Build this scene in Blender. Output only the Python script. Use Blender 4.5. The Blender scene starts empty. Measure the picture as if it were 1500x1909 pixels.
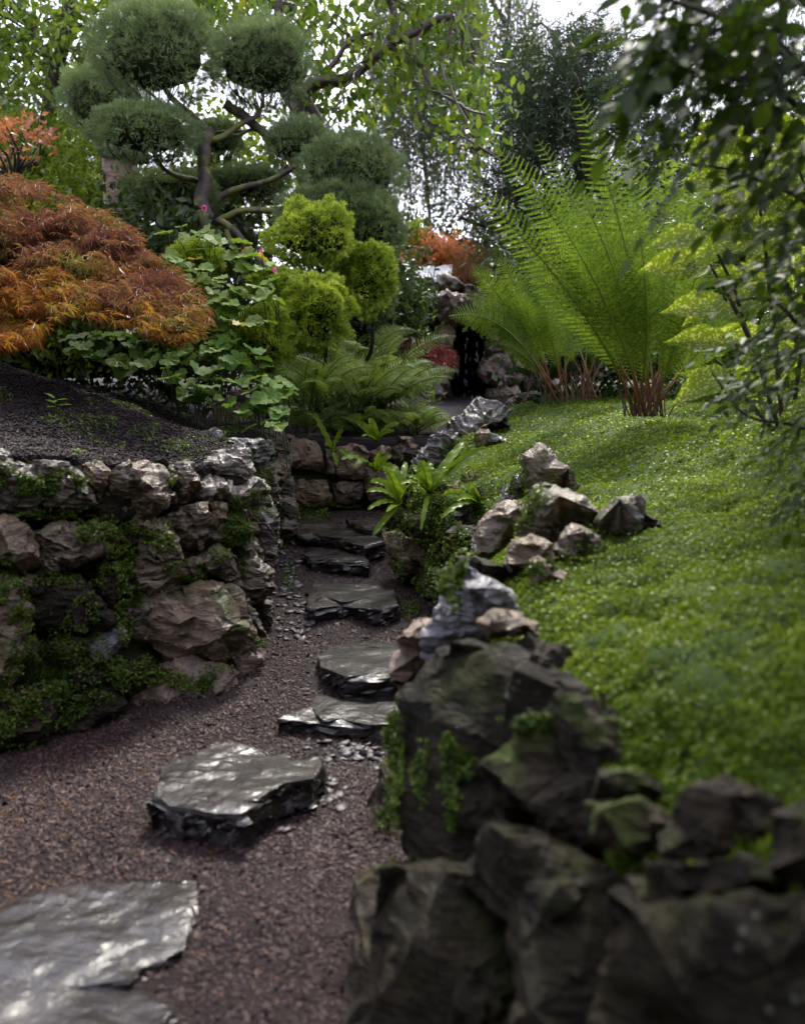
import bpy, math, random
import numpy as np
from mathutils import Vector
from mathutils.bvhtree import BVHTree
from mathutils.geometry import delaunay_2d_cdt

random.seed(7)
RNG = np.random.default_rng(7)
SC = bpy.context.scene
COL = SC.collection

# ------------------------------------------------------------------ camera
TILT = math.radians(8.9)
FPX = 1750.0
CAMZ = 1.5
cam_data = bpy.data.cameras.new('camera')
cam = bpy.data.objects.new('camera', cam_data)
COL.objects.link(cam)
cam.location = (0, 0, CAMZ)
cam.rotation_euler = (math.radians(90) - TILT, 0, 0)
cam_data.sensor_fit = 'VERTICAL'
cam_data.sensor_height = 36.0
cam_data.lens = FPX / 1909 * 36.0
cam_data.clip_start = 0.05
cam_data.clip_end = 2000
cam_data.dof.use_dof = True
cam_data.dof.focus_distance = 5.6
cam_data.dof.aperture_fstop = 1.8
cam_data.dof.aperture_blades = 0
SC.camera = cam

# ------------------------------------------------------------------ sky and sun
SUN_AZ = math.radians(8)      # seen from the camera the sun stands behind the garden, a little to the right
SUN_EL = math.radians(52)
world = bpy.data.worlds.new('World')
SC.world = world
world.use_nodes = True
nt = world.node_tree
nt.nodes.clear()
sky = nt.nodes.new('ShaderNodeTexSky')
sky.sky_type = 'NISHITA'
sky.sun_disc = False
sky.sun_elevation = SUN_EL
sky.sun_rotation = SUN_AZ
sky.air_density = 1.0
sky.dust_density = 4.0
hs = nt.nodes.new('ShaderNodeHueSaturation')
hs.inputs['Saturation'].default_value = 0.30
mx = nt.nodes.new('ShaderNodeMixRGB')
mx.inputs[0].default_value = 0.55
mx.inputs[2].default_value = (7.3, 7.3, 10.0, 1)       # the overcast layer
bg = nt.nodes.new('ShaderNodeBackground')
bg.inputs['Strength'].default_value = 0.13
out = nt.nodes.new('ShaderNodeOutputWorld')
nt.links.new(sky.outputs[0], hs.inputs['Color'])
nt.links.new(hs.outputs[0], mx.inputs[1])
nt.links.new(mx.outputs[0], bg.inputs[0])
nt.links.new(bg.outputs[0], out.inputs[0])
sun_data = bpy.data.lights.new('sun', 'SUN')
sun_data.energy = 2.1
sun_data.angle = math.radians(8)
sun_data.color = (1.0, 0.95, 0.84)
sun = bpy.data.objects.new('sun', sun_data)
COL.objects.link(sun)
sun.location = (0, 20, 30)
sdir = Vector((math.sin(SUN_AZ) * math.cos(SUN_EL), math.cos(SUN_AZ) * math.cos(SUN_EL), math.sin(SUN_EL)))
sun.rotation_euler = sdir.to_track_quat('Z', 'Y').to_euler()
SC.view_settings.view_transform = 'Standard'
SC.view_settings.look = 'None'
SC.view_settings.exposure = 1.75
SC.view_settings.gamma = 1.0
SC.view_settings.use_curve_mapping = False
SC.cycles.use_denoising = True
SC.cycles.max_bounces = 6
SC.cycles.diffuse_bounces = 3
SC.cycles.glossy_bounces = 3
SC.cycles.transmission_bounces = 4
SC.cycles.caustics_reflective = False
SC.cycles.caustics_refractive = False

# ------------------------------------------------------------------ view rays
CT, ST = math.cos(TILT), math.sin(TILT)
def ray(u, v):
    x = (u - 750) / FPX; y = (954.5 - v) / FPX
    return np.array([x, CT + y * ST, -ST + y * CT])
CAMP = np.array([0, 0, CAMZ])
def pt(u, v, Y):
    d = ray(u, v); return CAMP + d * (Y / d[1])
def pxsize(Y): return Y / FPX          # metres per photo pixel at that depth
def nrm(a):
    a = np.asarray(a, float); return a / (np.linalg.norm(a, axis=-1, keepdims=True) + 1e-12)

# ------------------------------------------------------------------ value noise
def _h(i, j, k):
    n = (i * 73856093) ^ (j * 19349663) ^ (k * 83492791)
    n = (n ^ (n >> 13)) * 1274126177
    n = n ^ (n >> 16)
    return (n & 0xffff) / 65535.0
def vnoise(P):
    P = np.asarray(P, float) + 1000.0
    i = np.floor(P).astype(np.int64); f = P - i
    f = f * f * (3 - 2 * f)
    x, y, z = i[:, 0], i[:, 1], i[:, 2]
    r = 0
    for dx in (0, 1):
        wx = f[:, 0] if dx else 1 - f[:, 0]
        for dy in (0, 1):
            wy = f[:, 1] if dy else 1 - f[:, 1]
            for dz in (0, 1):
                wz = f[:, 2] if dz else 1 - f[:, 2]
                r = r + wx * wy * wz * _h(x + dx, y + dy, z + dz)
    return r * 2 - 1
def fbm(P, octv=4):
    P = np.asarray(P, float); a = 1.0; s = 0; t = 0
    for o in range(octv):
        s = s + a * vnoise(P * (2.03 ** o) + o * 17.3); t += a; a *= 0.5
    return s / t

def facets(P, seed=0.0):
    """piecewise planar chips: every cell of a 3D Voronoi diagram is a small tilted plane"""
    P = np.asarray(P, float) + 500.0 + seed; i0 = np.floor(P).astype(np.int64)
    best = np.full(len(P), 1e9); val = np.zeros(len(P))
    for a in (-1, 0, 1):
        for b in (-1, 0, 1):
            for c in (-1, 0, 1):
                i, j, k = i0[:, 0] + a, i0[:, 1] + b, i0[:, 2] + c
                f = np.stack([i + _h(i, j, k), j + _h(i + 91, j, k), k + _h(i, j + 57, k)], 1)
                d = P - f; r = (d * d).sum(1); m = r < best
                nx, ny, nz, h0 = _h(i + 7, j, k) - .5, _h(i, j + 7, k) - .5, _h(i, j, k + 7) - .5, _h(i + 3, j + 3, k) - .5
                q = 1.7 * (d[:, 0] * nx + d[:, 1] * ny + d[:, 2] * nz) + .45 * h0
                val[m] = q[m]; best[m] = r[m]
    return val

# ------------------------------------------------------------------ meshes and objects
def mesh(name, V, F, mat=None, smooth=True):
    V = np.asarray(V, np.float32); me = bpy.data.meshes.new(name)
    if isinstance(F, np.ndarray):
        k = F.shape[1]; n = len(F)
        me.vertices.add(len(V)); me.vertices.foreach_set('co', V.ravel())
        me.loops.add(n * k); me.loops.foreach_set('vertex_index', F.astype(np.int32).ravel())
        me.polygons.add(n)
        me.polygons.foreach_set('loop_start', np.arange(0, n * k, k, dtype=np.int32))
        me.polygons.foreach_set('use_smooth', np.full(n, smooth, bool))
        me.update(calc_edges=True)
    else:
        me.from_pydata([tuple(map(float, v)) for v in V], [], [tuple(map(int, f)) for f in F])
        me.polygons.foreach_set('use_smooth', [smooth] * len(me.polygons)); me.update()
    if mat: me.materials.append(mat)
    if name in ('stone', 'rock', 'stone_step', 'stepping_stone'): me.set_sharp_from_angle(angle=math.radians(34))
    return me
LOC = {}
def tagp(o, label=None, cat=None, group=None, kind=None):
    if label: o['label'] = label
    if cat: o['category'] = cat
    if group: o['group'] = group
    if kind: o['kind'] = kind
    return o
def thing(name, loc, label, cat, group=None):
    o = bpy.data.objects.new(name, None); COL.objects.link(o)
    o.empty_display_size = 0.1
    o.location = tuple(map(float, loc)); LOC[o.name] = np.array(loc, float)
    return tagp(o, label, cat, group)
def add(name, V, F, mat, parent=None, smooth=True, label=None, cat=None, group=None, kind=None):
    V = np.asarray(V, float)
    if parent is not None: org = LOC[parent.name]; 
    elif kind: org = np.zeros(3)
    else: org = np.array([(V[:, 0].min() + V[:, 0].max()) / 2, (V[:, 1].min() + V[:, 1].max()) / 2, V[:, 2].min()])
    o = bpy.data.objects.new(name, mesh(name, V - org, F, mat, smooth)); COL.objects.link(o)
    if parent is not None: o.parent = parent; LOC[o.name] = org
    else: o.location = tuple(org); LOC[o.name] = org
    return tagp(o, label, cat, group, kind)

# ------------------------------------------------------------------ batches of small pieces
def frames(axis, normal):
    """rotation matrices with columns x = side, y = axis, z = normal"""
    y = nrm(axis); z = normal - (normal * y).sum(1, keepdims=True) * y; z = nrm(z); x = np.cross(y, z)
    return np.stack([x, y, z], axis=2)
def randdir(n, up=0.0):
    d = RNG.normal(size=(n, 3)); d = nrm(d); d[:, 2] += up; return nrm(d)
def inst(PV, PF, pos, R, S):
    """merge n transformed copies of a small prototype"""
    n = len(pos); PV = np.asarray(PV, float); S = np.asarray(S, float)
    if S.ndim == 1: S = np.repeat(S[:, None], 3, 1)
    V = np.einsum('nij,nkj->nki', R, PV[None] * S[:, None]) + pos[:, None]
    PF = np.asarray(PF); F = PF[None] + (np.arange(n) * len(PV))[:, None, None]
    return V.reshape(-1, 3), F.reshape(-1, PF.shape[1])
class Acc:
    def __init__(s): s.V = []; s.F = []; s.n = 0
    def add(s, V, F):
        s.V.append(np.asarray(V, float)); s.F.append(np.asarray(F) + s.n); s.n += len(V)
    def get(s): return np.concatenate(s.V), np.concatenate(s.F)
def quads2tris(F):
    F = np.asarray(F)
    return np.concatenate([F[:, [0, 1, 2]], F[:, [0, 2, 3]]])
# prototypes (y = length)
OVAL = (np.array([[0, 0, 0], [.22, .3, .04], [.20, .65, .03], [0, 1, -.08], [-.20, .65, .03], [-.22, .3, .04], [0, .5, -.03]]),
        np.array([[0, 1, 6], [1, 2, 6], [2, 3, 6], [3, 4, 6], [4, 5, 6], [5, 0, 6]]))
DIAM = (np.array([[0, 0, 0], [.27, .42, .05], [0, 1, -.05], [-.27, .42, .05]]), np.array([[0, 1, 2], [0, 2, 3]]))
SLIM = (np.array([[0, 0, 0], [.12, .45, .02], [0, 1, -.06], [-.12, .45, .02]]), np.array([[0, 1, 2], [0, 2, 3]]))
ROUND = (np.array([[math.cos(a) * .5, math.sin(a) * .5, .06 * (i % 2)] for i, a in enumerate(np.linspace(0, 2 * math.pi, 7)[:-1])]),
         np.array([[0, 1, 2], [0, 2, 3], [0, 3, 4], [0, 4, 5]]))
RND4 = (np.array([[.5, 0, 0], [0, .46, .08], [-.5, 0, 0], [0, -.46, .08]]), np.array([[0, 1, 2], [0, 2, 3]]))
def star(n, spread, w, lens, droop=.25):
    V = []; F = []
    for i in range(n):
        a = math.radians(-spread / 2 + spread * i / (n - 1)); L = lens[i % len(lens)]
        d = np.array([math.sin(a), math.cos(a), 0]); s = np.array([math.cos(a), -math.sin(a), 0])
        b = len(V); V += [d * 0, d * L * .45 + s * w, d * L + np.array([0, 0, -droop * L]), d * L * .45 - s * w]
        F += [[b, b + 1, b + 2], [b, b + 2, b + 3]]
    return np.array(V), np.array(F)
MAPLE = star(7, 230, .035, [.5, .75, .95, 1.0, .95, .75, .5])
MAPLE5 = star(5, 200, .11, [.6, .9, 1.0, .9, .6])
SPRAY = star(4, 100, .042, [.75, 1.0, .95, .7], .1)
TET = (np.array([[.5, -.3, 0], [-.45, -.35, .1], [0, .6, 0], [0, 0, .5]]), np.array([[0, 2, 3], [2, 1, 3], [1, 0, 3], [0, 1, 2]]))
SPRAY3 = star(3, 80, .05, [.7, 1.0, .7], .1)
# pebble
_o = np.array([[1, 0, 0], [0, 1, 0], [-1, 0, 0], [0, -1, 0], [0, 0, .7], [0, 0, -.7]]) * .5
PEB = (_o, np.array([[0, 1, 4], [1, 2, 4], [2, 3, 4], [3, 0, 4], [1, 0, 5], [2, 1, 5], [3, 2, 5], [0, 3, 5]]))
HALF = (_o[:5] * np.array([1, 1, 1.15]), PEB[1][:4])
_c = np.array([[x, y, z] for x in (-.5, .5) for y in (-.5, .5) for z in (-.5, .5)], float)
CUBE = (_c, np.array([[0, 1, 3], [0, 3, 2], [4, 6, 7], [4, 7, 5], [0, 4, 5], [0, 5, 1], [2, 3, 7], [2, 7, 6], [0, 2, 6], [0, 6, 4], [1, 5, 7], [1, 7, 3]]))

def tube(P, r0, r1=None, n=7, wob=0.0):
    """tapered tube along polyline P"""
    P = np.asarray(P, float)
    if len(P) > 2:      # smooth the line
        t = np.linspace(0, len(P) - 1, (len(P) - 1) * 4 + 1); i = np.clip(t.astype(int), 0, len(P) - 2); f = (t - i)[:, None]
        p0 = P[np.clip(i - 1, 0, None)]; p1 = P[i]; p2 = P[i + 1]; p3 = P[np.clip(i + 2, None, len(P) - 1)]
        P = .5 * (2 * p1 + (p2 - p0) * f + (2 * p0 - 5 * p1 + 4 * p2 - p3) * f ** 2 + (3 * p1 - p0 - 3 * p2 + p3) * f ** 3)
    if wob: P = P + np.stack([vnoise(P * 6 + 3 * k) for k in range(3)], 1) * wob
    m = len(P); r1 = r0 if r1 is None else r1
    r = np.linspace(r0, r1, m)
    T = nrm(np.gradient(P, axis=0))
    ref = np.where(np.abs(T[:, 2:3]) > .9, np.array([[1., 0, 0]]), np.array([[0, 0, 1.]]))
    A = nrm(np.cross(T, ref)); B = np.cross(T, A)
    a = np.linspace(0, 2 * math.pi, n, endpoint=False)
    V = P[:, None] + (A[:, None] * np.cos(a)[None, :, None] + B[:, None] * np.sin(a)[None, :, None]) * r[:, None, None]
    i = np.arange(m - 1)[:, None] * n; j = np.arange(n)[None]; k = (j + 1) % n
    Q = np.stack([i + j, i + k, i + n + k, i + n + j], -1).reshape(-1, 4)
    return V.reshape(-1, 3), quads2tris(Q)
def grid_faces(n, m):
    i = np.arange(n - 1)[:, None] * m; j = np.arange(m - 1)[None]
    return np.stack([i + j, i + j + 1, i + m + j + 1, i + m + j], -1).reshape(-1, 4)
def subdivide(V, F):
    E = np.concatenate([F[:, [0, 1]], F[:, [1, 2]], F[:, [2, 0]]]); E = np.sort(E, 1)
    U, inv = np.unique(E, axis=0, return_inverse=True); inv = inv.ravel()
    M = (V[U[:, 0]] + V[U[:, 1]]) / 2; n = len(V); m = len(F)
    a, b, c = inv[:m] + n, inv[m:2 * m] + n, inv[2 * m:] + n
    F2 = np.concatenate([np.stack([F[:, 0], a, c], 1), np.stack([a, F[:, 1], b], 1), np.stack([c, b, F[:, 2]], 1), np.stack([a, b, c], 1)])
    return np.concatenate([V, M]), F2
def vnormals(V, F):
    N = np.zeros_like(V); f = np.cross(V[F[:, 1]] - V[F[:, 0]], V[F[:, 2]] - V[F[:, 0]])
    for k in range(3): np.add.at(N, F[:, k], f)
    return nrm(N)
def laplace(V, F, it=1, w=.5):
    for _ in range(it):
        S = np.zeros_like(V); C = np.zeros(len(V))
        for a, b in ((0, 1), (1, 2), (2, 0)):
            np.add.at(S, F[:, a], V[F[:, b]]); np.add.at(S, F[:, b], V[F[:, a]])
            np.add.at(C, F[:, a], 1); np.add.at(C, F[:, b], 1)
        V = V * (1 - w) + w * S / np.maximum(C, 1)[:, None]
    return V
def sample(V, F, n, wfun=None):
    """random points and normals on a triangle mesh"""
    f = np.cross(V[F[:, 1]] - V[F[:, 0]], V[F[:, 2]] - V[F[:, 0]]); A = np.linalg.norm(f, axis=1)
    C = V[F].mean(1)
    W = A if wfun is None else A * wfun(C)
    i = RNG.choice(len(F), n, p=W / W.sum()); a = RNG.random((n, 2)); s = a.sum(1) > 1; a[s] = 1 - a[s]
    P = V[F[i, 0]] * (1 - a.sum(1))[:, None] + V[F[i, 1]] * a[:, :1] + V[F[i, 2]] * a[:, 1:]
    return P, nrm(f[i])
def inframe(P, m=60):
    d = P - CAMP; f = d[:, 1] * CT - d[:, 2] * ST; up = d[:, 1] * ST + d[:, 2] * CT
    f = np.maximum(f, 1e-3); u = 750 + FPX * d[:, 0] / f; v = 954.5 - FPX * up / f
    return ((u > -m) & (u < 1500 + m) & (v > -m) & (v < 1909 + m) & (f > .05))

# ------------------------------------------------------------------ materials
def newmat(name):
    m = bpy.data.materials.new(name); m.use_nodes = True; m.node_tree.nodes.clear(); return m, m.node_tree
def N(nt, t, **kw):
    n = nt.nodes.new(t)
    for k, v in kw.items():
        if k.startswith('i_'): n.inputs[k[2:].replace('_', ' ')].default_value = v
        else: setattr(n, k, v)
    return n
def ramp(nt, stops, fac, mode='LINEAR'):
    r = nt.nodes.new('ShaderNodeValToRGB'); r.color_ramp.interpolation = mode
    e = r.color_ramp.elements
    while len(e) < len(stops): e.new(0.5)
    for i, (p, c) in enumerate(stops):
        e[i].position = p; e[i].color = (*c, 1) if len(c) == 3 else c
    nt.links.new(fac, r.inputs[0]); return r.outputs[0]
def noise(nt, scale, detail=4, rough=.55, coord=None, dist=0):
    n = N(nt, 'ShaderNodeTexNoise'); n.inputs['Scale'].default_value = scale; n.inputs['Detail'].default_value = detail
    n.inputs['Roughness'].default_value = rough; n.inputs['Distortion'].default_value = dist
    if coord is not None: nt.links.new(coord, n.inputs['Vector'])
    return n.outputs[0]
def mix(nt, fac, a, b, mode='MIX'):
    m = nt.nodes.new('ShaderNodeMixRGB'); m.blend_type = mode
    for i, x in enumerate((fac, a, b)):
        if isinstance(x, (int, float)): m.inputs[i].default_value = x
        elif isinstance(x, tuple): m.inputs[i].default_value = (*x, 1)
        else: nt.links.new(x, m.inputs[i])
    return m.outputs[0]
def mth(nt, op, a, b=None):
    m = nt.nodes.new('ShaderNodeMath'); m.operation = op
    for i, x in enumerate((a, b)):
        if x is None: continue
        if isinstance(x, (int, float)): m.inputs[i].default_value = x
        else: nt.links.new(x, m.inputs[i])
    return m.outputs[0]
def wpos(nt): return N(nt, 'ShaderNodeNewGeometry').outputs['Position']

def leafmat(name, stops, trans=.4, rough=.42, spot=None, scale=1.2, tint=1.25, nmix=.45, coat=0.0, spec=.28):
    """stops: colours over the random value of each leaf; thin leaf that lets light through"""
    m, nt = newmat(name)
    g = N(nt, 'ShaderNodeNewGeometry')
    big = noise(nt, scale, 2, .5, g.outputs['Position'])
    f = mth(nt, 'ADD', mth(nt, 'MULTIPLY', g.outputs['Random Per Island'], 1 - nmix), mth(nt, 'MULTIPLY', mth(nt, 'MULTIPLY_ADD', big, 2.2), nmix))
    f.node.use_clamp = True
    # centre the noise
    for n in nt.nodes:
        if n.type == 'MATH' and n.operation == 'MULTIPLY_ADD': n.inputs[2].default_value = -.6
    col = ramp(nt, stops, f)
    if spot:
        v = noise(nt, spot[1], 2, .6, g.outputs['Position'])
        s = ramp(nt, [(.54, (0, 0, 0)), (.60, (1, 1, 1))], v)
        col = mix(nt, s, col, spot[0])
    p = N(nt, 'ShaderNodeBsdfPrincipled'); p.inputs['Roughness'].default_value = rough
    p.inputs['Specular IOR Level'].default_value = spec
    p.inputs['Coat Weight'].default_value = coat; p.inputs['Coat Roughness'].default_value = .15
    nt.links.new(col, p.inputs['Base Color'])
    t = N(nt, 'ShaderNodeBsdfTranslucent')
    tc = mix(nt, 1.0, col, (tint, tint * .98, .8), 'MULTIPLY'); nt.links.new(tc, t.inputs['Color'])
    ms = N(nt, 'ShaderNodeMixShader'); ms.inputs[0].default_value = trans
    nt.links.new(p.outputs[0], ms.inputs[1]); nt.links.new(t.outputs[0], ms.inputs[2])
    o = N(nt, 'ShaderNodeOutputMaterial'); nt.links.new(ms.outputs[0], o.inputs[0])
    return m

def rockmat(name, stops, moss=.35, wet=(.12, .5), bump=.6, mosscol=((.035, .06, .012), (.10, .13, .02)), lichen=.5, scale=7, strata=(.2, .5, 3.5), film=0.0, spec=.5):
    m, nt = newmat(name)
    tc = N(nt, 'ShaderNodeNewGeometry'); P = tc.outputs['Position']
    oi = N(nt, 'ShaderNodeObjectInfo')
    va = N(nt, 'ShaderNodeVectorMath', operation='ADD'); nt.links.new(P, va.inputs[0])
    cx = N(nt, 'ShaderNodeCombineXYZ')
    for k in range(3): nt.links.new(mth(nt, 'MULTIPLY', oi.outputs['Random'], 13.7 * (k + 1)), cx.inputs[k])
    nt.links.new(cx.outputs[0], va.inputs[1])
    mp = N(nt, 'ShaderNodeMapping'); mp.inputs['Scale'].default_value = (1, 1, strata[2]); mp.inputs['Rotation'].default_value = (strata[0], strata[1], .3)
    nt.links.new(va.outputs[0], mp.inputs['Vector'])
    n1 = noise(nt, scale, 8, .62, va.outputs[0], .3)
    n2 = noise(nt, scale * 1.6, 8, .6, mp.outputs[0], .6)
    n3 = noise(nt, scale * 9, 5, .6, va.outputs[0])
    base = ramp(nt, stops, mth(nt, 'ADD', mth(nt, 'MULTIPLY', n1, .55), mth(nt, 'MULTIPLY', n2, .45)))
    base = mix(nt, .55, base, ramp(nt, [(.25, (.25, .25, .25)), (.5, (.8, .8, .8)), (.75, (1.5, 1.45, 1.4))], n3), 'MULTIPLY')
    tone = ramp(nt, [(0, (.72, .72, .75)), (.5, (1, 1, 1)), (1, (1.35, 1.25, 1.1))], oi.outputs['Random'])
    base = mix(nt, 1.0, base, tone, 'MULTIPLY')
    # pale lichen flecks
    vo = N(nt, 'ShaderNodeTexVoronoi'); vo.inputs['Scale'].default_value = scale * 5; nt.links.new(va.outputs[0], vo.inputs['Vector'])
    lf = mth(nt, 'MULTIPLY', ramp(nt, [(.12, (1, 1, 1)), (.22, (0, 0, 0))], vo.outputs['Distance']), ramp(nt, [(.55, (0, 0, 0)), (.65, (1, 1, 1))], noise(nt, 3.3, 3, .5, va.outputs[0])))
    base = mix(nt, mth(nt, 'MULTIPLY', lf, lichen), base, (.33, .34, .28))
    # green film and moss where water and light reach
    nm = noise(nt, 4.2, 6, .65, va.outputs[0])
    sep = N(nt, 'ShaderNodeSeparateXYZ'); nt.links.new(tc.outputs['Normal'], sep.inputs[0])
    mf = mth(nt, 'ADD', nm, mth(nt, 'MULTIPLY', sep.outputs['Z'], .06))
    lo = .72 - moss * .45
    mf = ramp(nt, [(lo, (0, 0, 0)), (lo + .12, (1, 1, 1))], mf)
    mc = mix(nt, noise(nt, 60, 4, .7, va.outputs[0]), mosscol[0], mosscol[1])
    base2 = mix(nt, mth(nt, 'MULTIPLY', mf, .8), base, mc)
    p = N(nt, 'ShaderNodeBsdfPrincipled'); nt.links.new(base2, p.inputs['Base Color'])
    rr = ramp(nt, [(.35, (wet[0],) * 3), (.62, (wet[1],) * 3)], noise(nt, scale * 1.3, 5, .6, mp.outputs[0]))
    rr = mix(nt, mth(nt, 'MULTIPLY', mf, .85), rr, (.85, .85, .85)); nt.links.new(rr, p.inputs['Roughness'])
    p.inputs['Specular IOR Level'].default_value = spec
    if film:
        nt.links.new(ramp(nt, [(.38, (film * .55,) * 3), (.5, (film,) * 3)], noise(nt, 2.6, 4, .55, mp.outputs[0], .8)), p.inputs['Coat Weight']); p.inputs['Coat Roughness'].default_value = .14; p.inputs['Coat IOR'].default_value = 1.5
        b2 = N(nt, 'ShaderNodeBump'); b2.inputs['Strength'].default_value = .45; b2.inputs['Distance'].default_value = .03; nt.links.new(mth(nt, 'ADD', n1, mth(nt, 'ADD', mth(nt, 'MULTIPLY', n2, .8), mth(nt, 'MULTIPLY', n3, .22))), b2.inputs['Height']); nt.links.new(b2.outputs[0], p.inputs['Coat Normal'])
    h = mth(nt, 'ADD', mth(nt, 'MULTIPLY', n2, .9), mth(nt, 'ADD', mth(nt, 'MULTIPLY', n1, .6), mth(nt, 'ADD', mth(nt, 'MULTIPLY', n3, .18), mth(nt, 'MULTIPLY', mf, .25))))
    b = N(nt, 'ShaderNodeBump'); b.inputs['Strength'].default_value = bump; b.inputs['Distance'].default_value = .045
    nt.links.new(h, b.inputs['Height']); nt.links.new(b.outputs[0], p.inputs['Normal'])
    o = N(nt, 'ShaderNodeOutputMaterial'); nt.links.new(p.outputs[0], o.inputs[0])
    return m
def grainmat(name, stops, rough=.4, bump=.5, s1=3, s2=90, island=True, spec=.5):
    m, nt = newmat(name)
    g = N(nt, 'ShaderNodeNewGeometry'); P = g.outputs['Position']
    a = noise(nt, s1, 4, .6, P); b_ = noise(nt, s2, 4, .7, P)
    f = mth(nt, 'ADD', mth(nt, 'MULTIPLY', g.outputs['Random Per Island'], .6), mth(nt, 'MULTIPLY', a, .4)) if island else mth(nt, 'ADD', mth(nt, 'MULTIPLY', a, .45), mth(nt, 'MULTIPLY', b_, .55))
    p = N(nt, 'ShaderNodeBsdfPrincipled'); nt.links.new(ramp(nt, stops, f), p.inputs['Base Color'])
    p.inputs['Roughness'].default_value = rough; p.inputs['Specular IOR Level'].default_value = spec
    b = N(nt, 'ShaderNodeBump'); b.inputs['Strength'].default_value = bump; b.inputs['Distance'].default_value = .01
    nt.links.new(b_, b.inputs['Height']); nt.links.new(b.outputs[0], p.inputs['Normal'])
    o = N(nt, 'ShaderNodeOutputMaterial'); nt.links.new(p.outputs[0], o.inputs[0])
    return m
def barkmat(name, c0, c1, moss=0.0, rough=.5):
    m, nt = newmat(name); P = wpos(nt)
    mp = N(nt, 'ShaderNodeMapping'); mp.inputs['Scale'].default_value = (1, 1, 2.5); nt.links.new(P, mp.inputs['Vector'])
    n1 = noise(nt, 14, 6, .65, mp.outputs[0]); n2 = noise(nt, 60, 4, .6, P)
    c = mix(nt, n1, c0, c1)
    if moss:
        mf = ramp(nt, [(.62 - moss * .3, (0, 0, 0)), (.72 - moss * .3, (1, 1, 1))], noise(nt, 6, 4, .6, P))
        c = mix(nt, mf, c, (.11, .115, .015))
    p = N(nt, 'ShaderNodeBsdfPrincipled'); nt.links.new(c, p.inputs['Base Color']); p.inputs['Roughness'].default_value = rough
    b = N(nt, 'ShaderNodeBump'); b.inputs['Strength'].default_value = .6; b.inputs['Distance'].default_value = .02
    nt.links.new(mth(nt, 'ADD', n1, mth(nt, 'MULTIPLY', n2, .4)), b.inputs['Height']); nt.links.new(b.outputs[0], p.inputs['Normal'])
    o = N(nt, 'ShaderNodeOutputMaterial'); nt.links.new(p.outputs[0], o.inputs[0])
    return m

M = {}
M['rock_brown'] = rockmat('rock_brown', [(.30, (.035, .023, .014)), (.45, (.115, .08, .045)), (.58, (.22, .155, .09)), (.75, (.34, .27, .18))], .32, (.25, .6), .9, film=.25)
M['rock_grey'] = rockmat('rock_grey', [(.30, (.026, .019, .014)), (.46, (.085, .062, .042)), (.58, (.185, .145, .10)), (.75, (.34, .29, .22))], .34, (.25, .55), .9, film=.25)
M['rock_pale'] = rockmat('rock_pale', [(.30, (.045, .038, .034)), (.45, (.15, .135, .12)), (.6, (.29, .27, .25)), (.75, (.45, .43, .41))], .12, (.2, .5), .8, lichen=.3, film=.35)
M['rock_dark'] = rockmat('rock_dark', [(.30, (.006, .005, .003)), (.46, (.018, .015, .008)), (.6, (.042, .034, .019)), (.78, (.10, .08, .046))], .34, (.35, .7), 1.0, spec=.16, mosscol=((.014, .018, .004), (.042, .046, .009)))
M['rock_rim'] = rockmat('rock_rim', [(.30, (.008, .006, .004)), (.46, (.032, .025, .016)), (.6, (.085, .066, .042)), (.78, (.19, .155, .10))], .35, (.4, .7), .9, spec=.2)
M['rock_wet'] = rockmat('rock_wet', [(.30, (.04, .04, .045)), (.45, (.12, .115, .125)), (.6, (.24, .23, .25)), (.78, (.38, .37, .40))], .05, (.25, .5), .9, lichen=.2, scale=9, strata=(.1, .9, 5), film=.9)
M['slab'] = rockmat('slab', [(.30, (.005, .003, .0025)), (.45, (.012, .008, .006)), (.6, (.024, .016, .012)), (.78, (.055, .043, .035))], .02, (.3, .65), .8, lichen=.15, scale=3.5, film=1.0, spec=.22)
M['rock_tan'] = rockmat('rock_tan', [(.30, (.06, .04, .028)), (.45, (.15, .10, .07)), (.6, (.26, .185, .13)), (.78, (.38, .3, .22))], .22, (.25, .5), .6)
M['rock_light_tan'] = rockmat('rock_light_tan', [(.30, (.10, .07, .05)), (.45, (.24, .17, .125)), (.6, (.38, .29, .22)), (.78, (.5, .42, .33))], .1, (.3, .6), .8)
M['earth_core'] = rockmat('earth_core', [(.30, (.012, .009, .007)), (.5, (.035, .026, .018)), (.7, (.07, .055, .035))], .55, (.5, .8), .9)
M['gravel_bed'] = grainmat('gravel_bed', [(.3, (.010, .006, .006)), (.5, (.028, .018, .017)), (.7, (.055, .038, .035))], .6, 1.0, 2, 110, False, .15)
M['pebble'] =  grainmat('pebble', [(0, (.006, .003, .003)), (.4, (.020, .0095, .009)), (.62, (.042, .023, .021)), (.85, (.085, .055, .052)), (1, (.24, .19, .18))], .42, .3, 2.5, 150, spec=.16)
M['cobble'] = grainmat('cobble', [(0, (.05, .042, .04)), (.5, (.09, .078, .075)), (1, (.18, .165, .165))], .42, .4, 2.5, 70)
M['soil'] = grainmat('soil', [(.3, (.010, .008, .009)), (.5, (.024, .018, .021)), (.7, (.05, .04, .044))], .85, 1.0, 2, 120, False, .15)
M['soil_chip'] = grainmat('soil_chip', [(0, (.006, .004, .004)), (.5, (.018, .011, .011)), (.85, (.040, .026, .025)), (1, (.13, .09, .07))], .6, .3, 2.5, 120, spec=.15)
M['needle'] = grainmat('needle', [(0, (.10, .035, .012)), (.5, (.24, .085, .02)), (.8, (.34, .17, .05)), (1, (.3, .28, .06))], .5, .2, 2.5, 120)
M['moss_ground'] = grainmat('moss_ground', [(.3, (.018, .035, .005)), (.5, (.04, .075, .009)), (.7, (.07, .12, .014))], .8, 1.0, 2, 70, False, .2)
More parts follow.
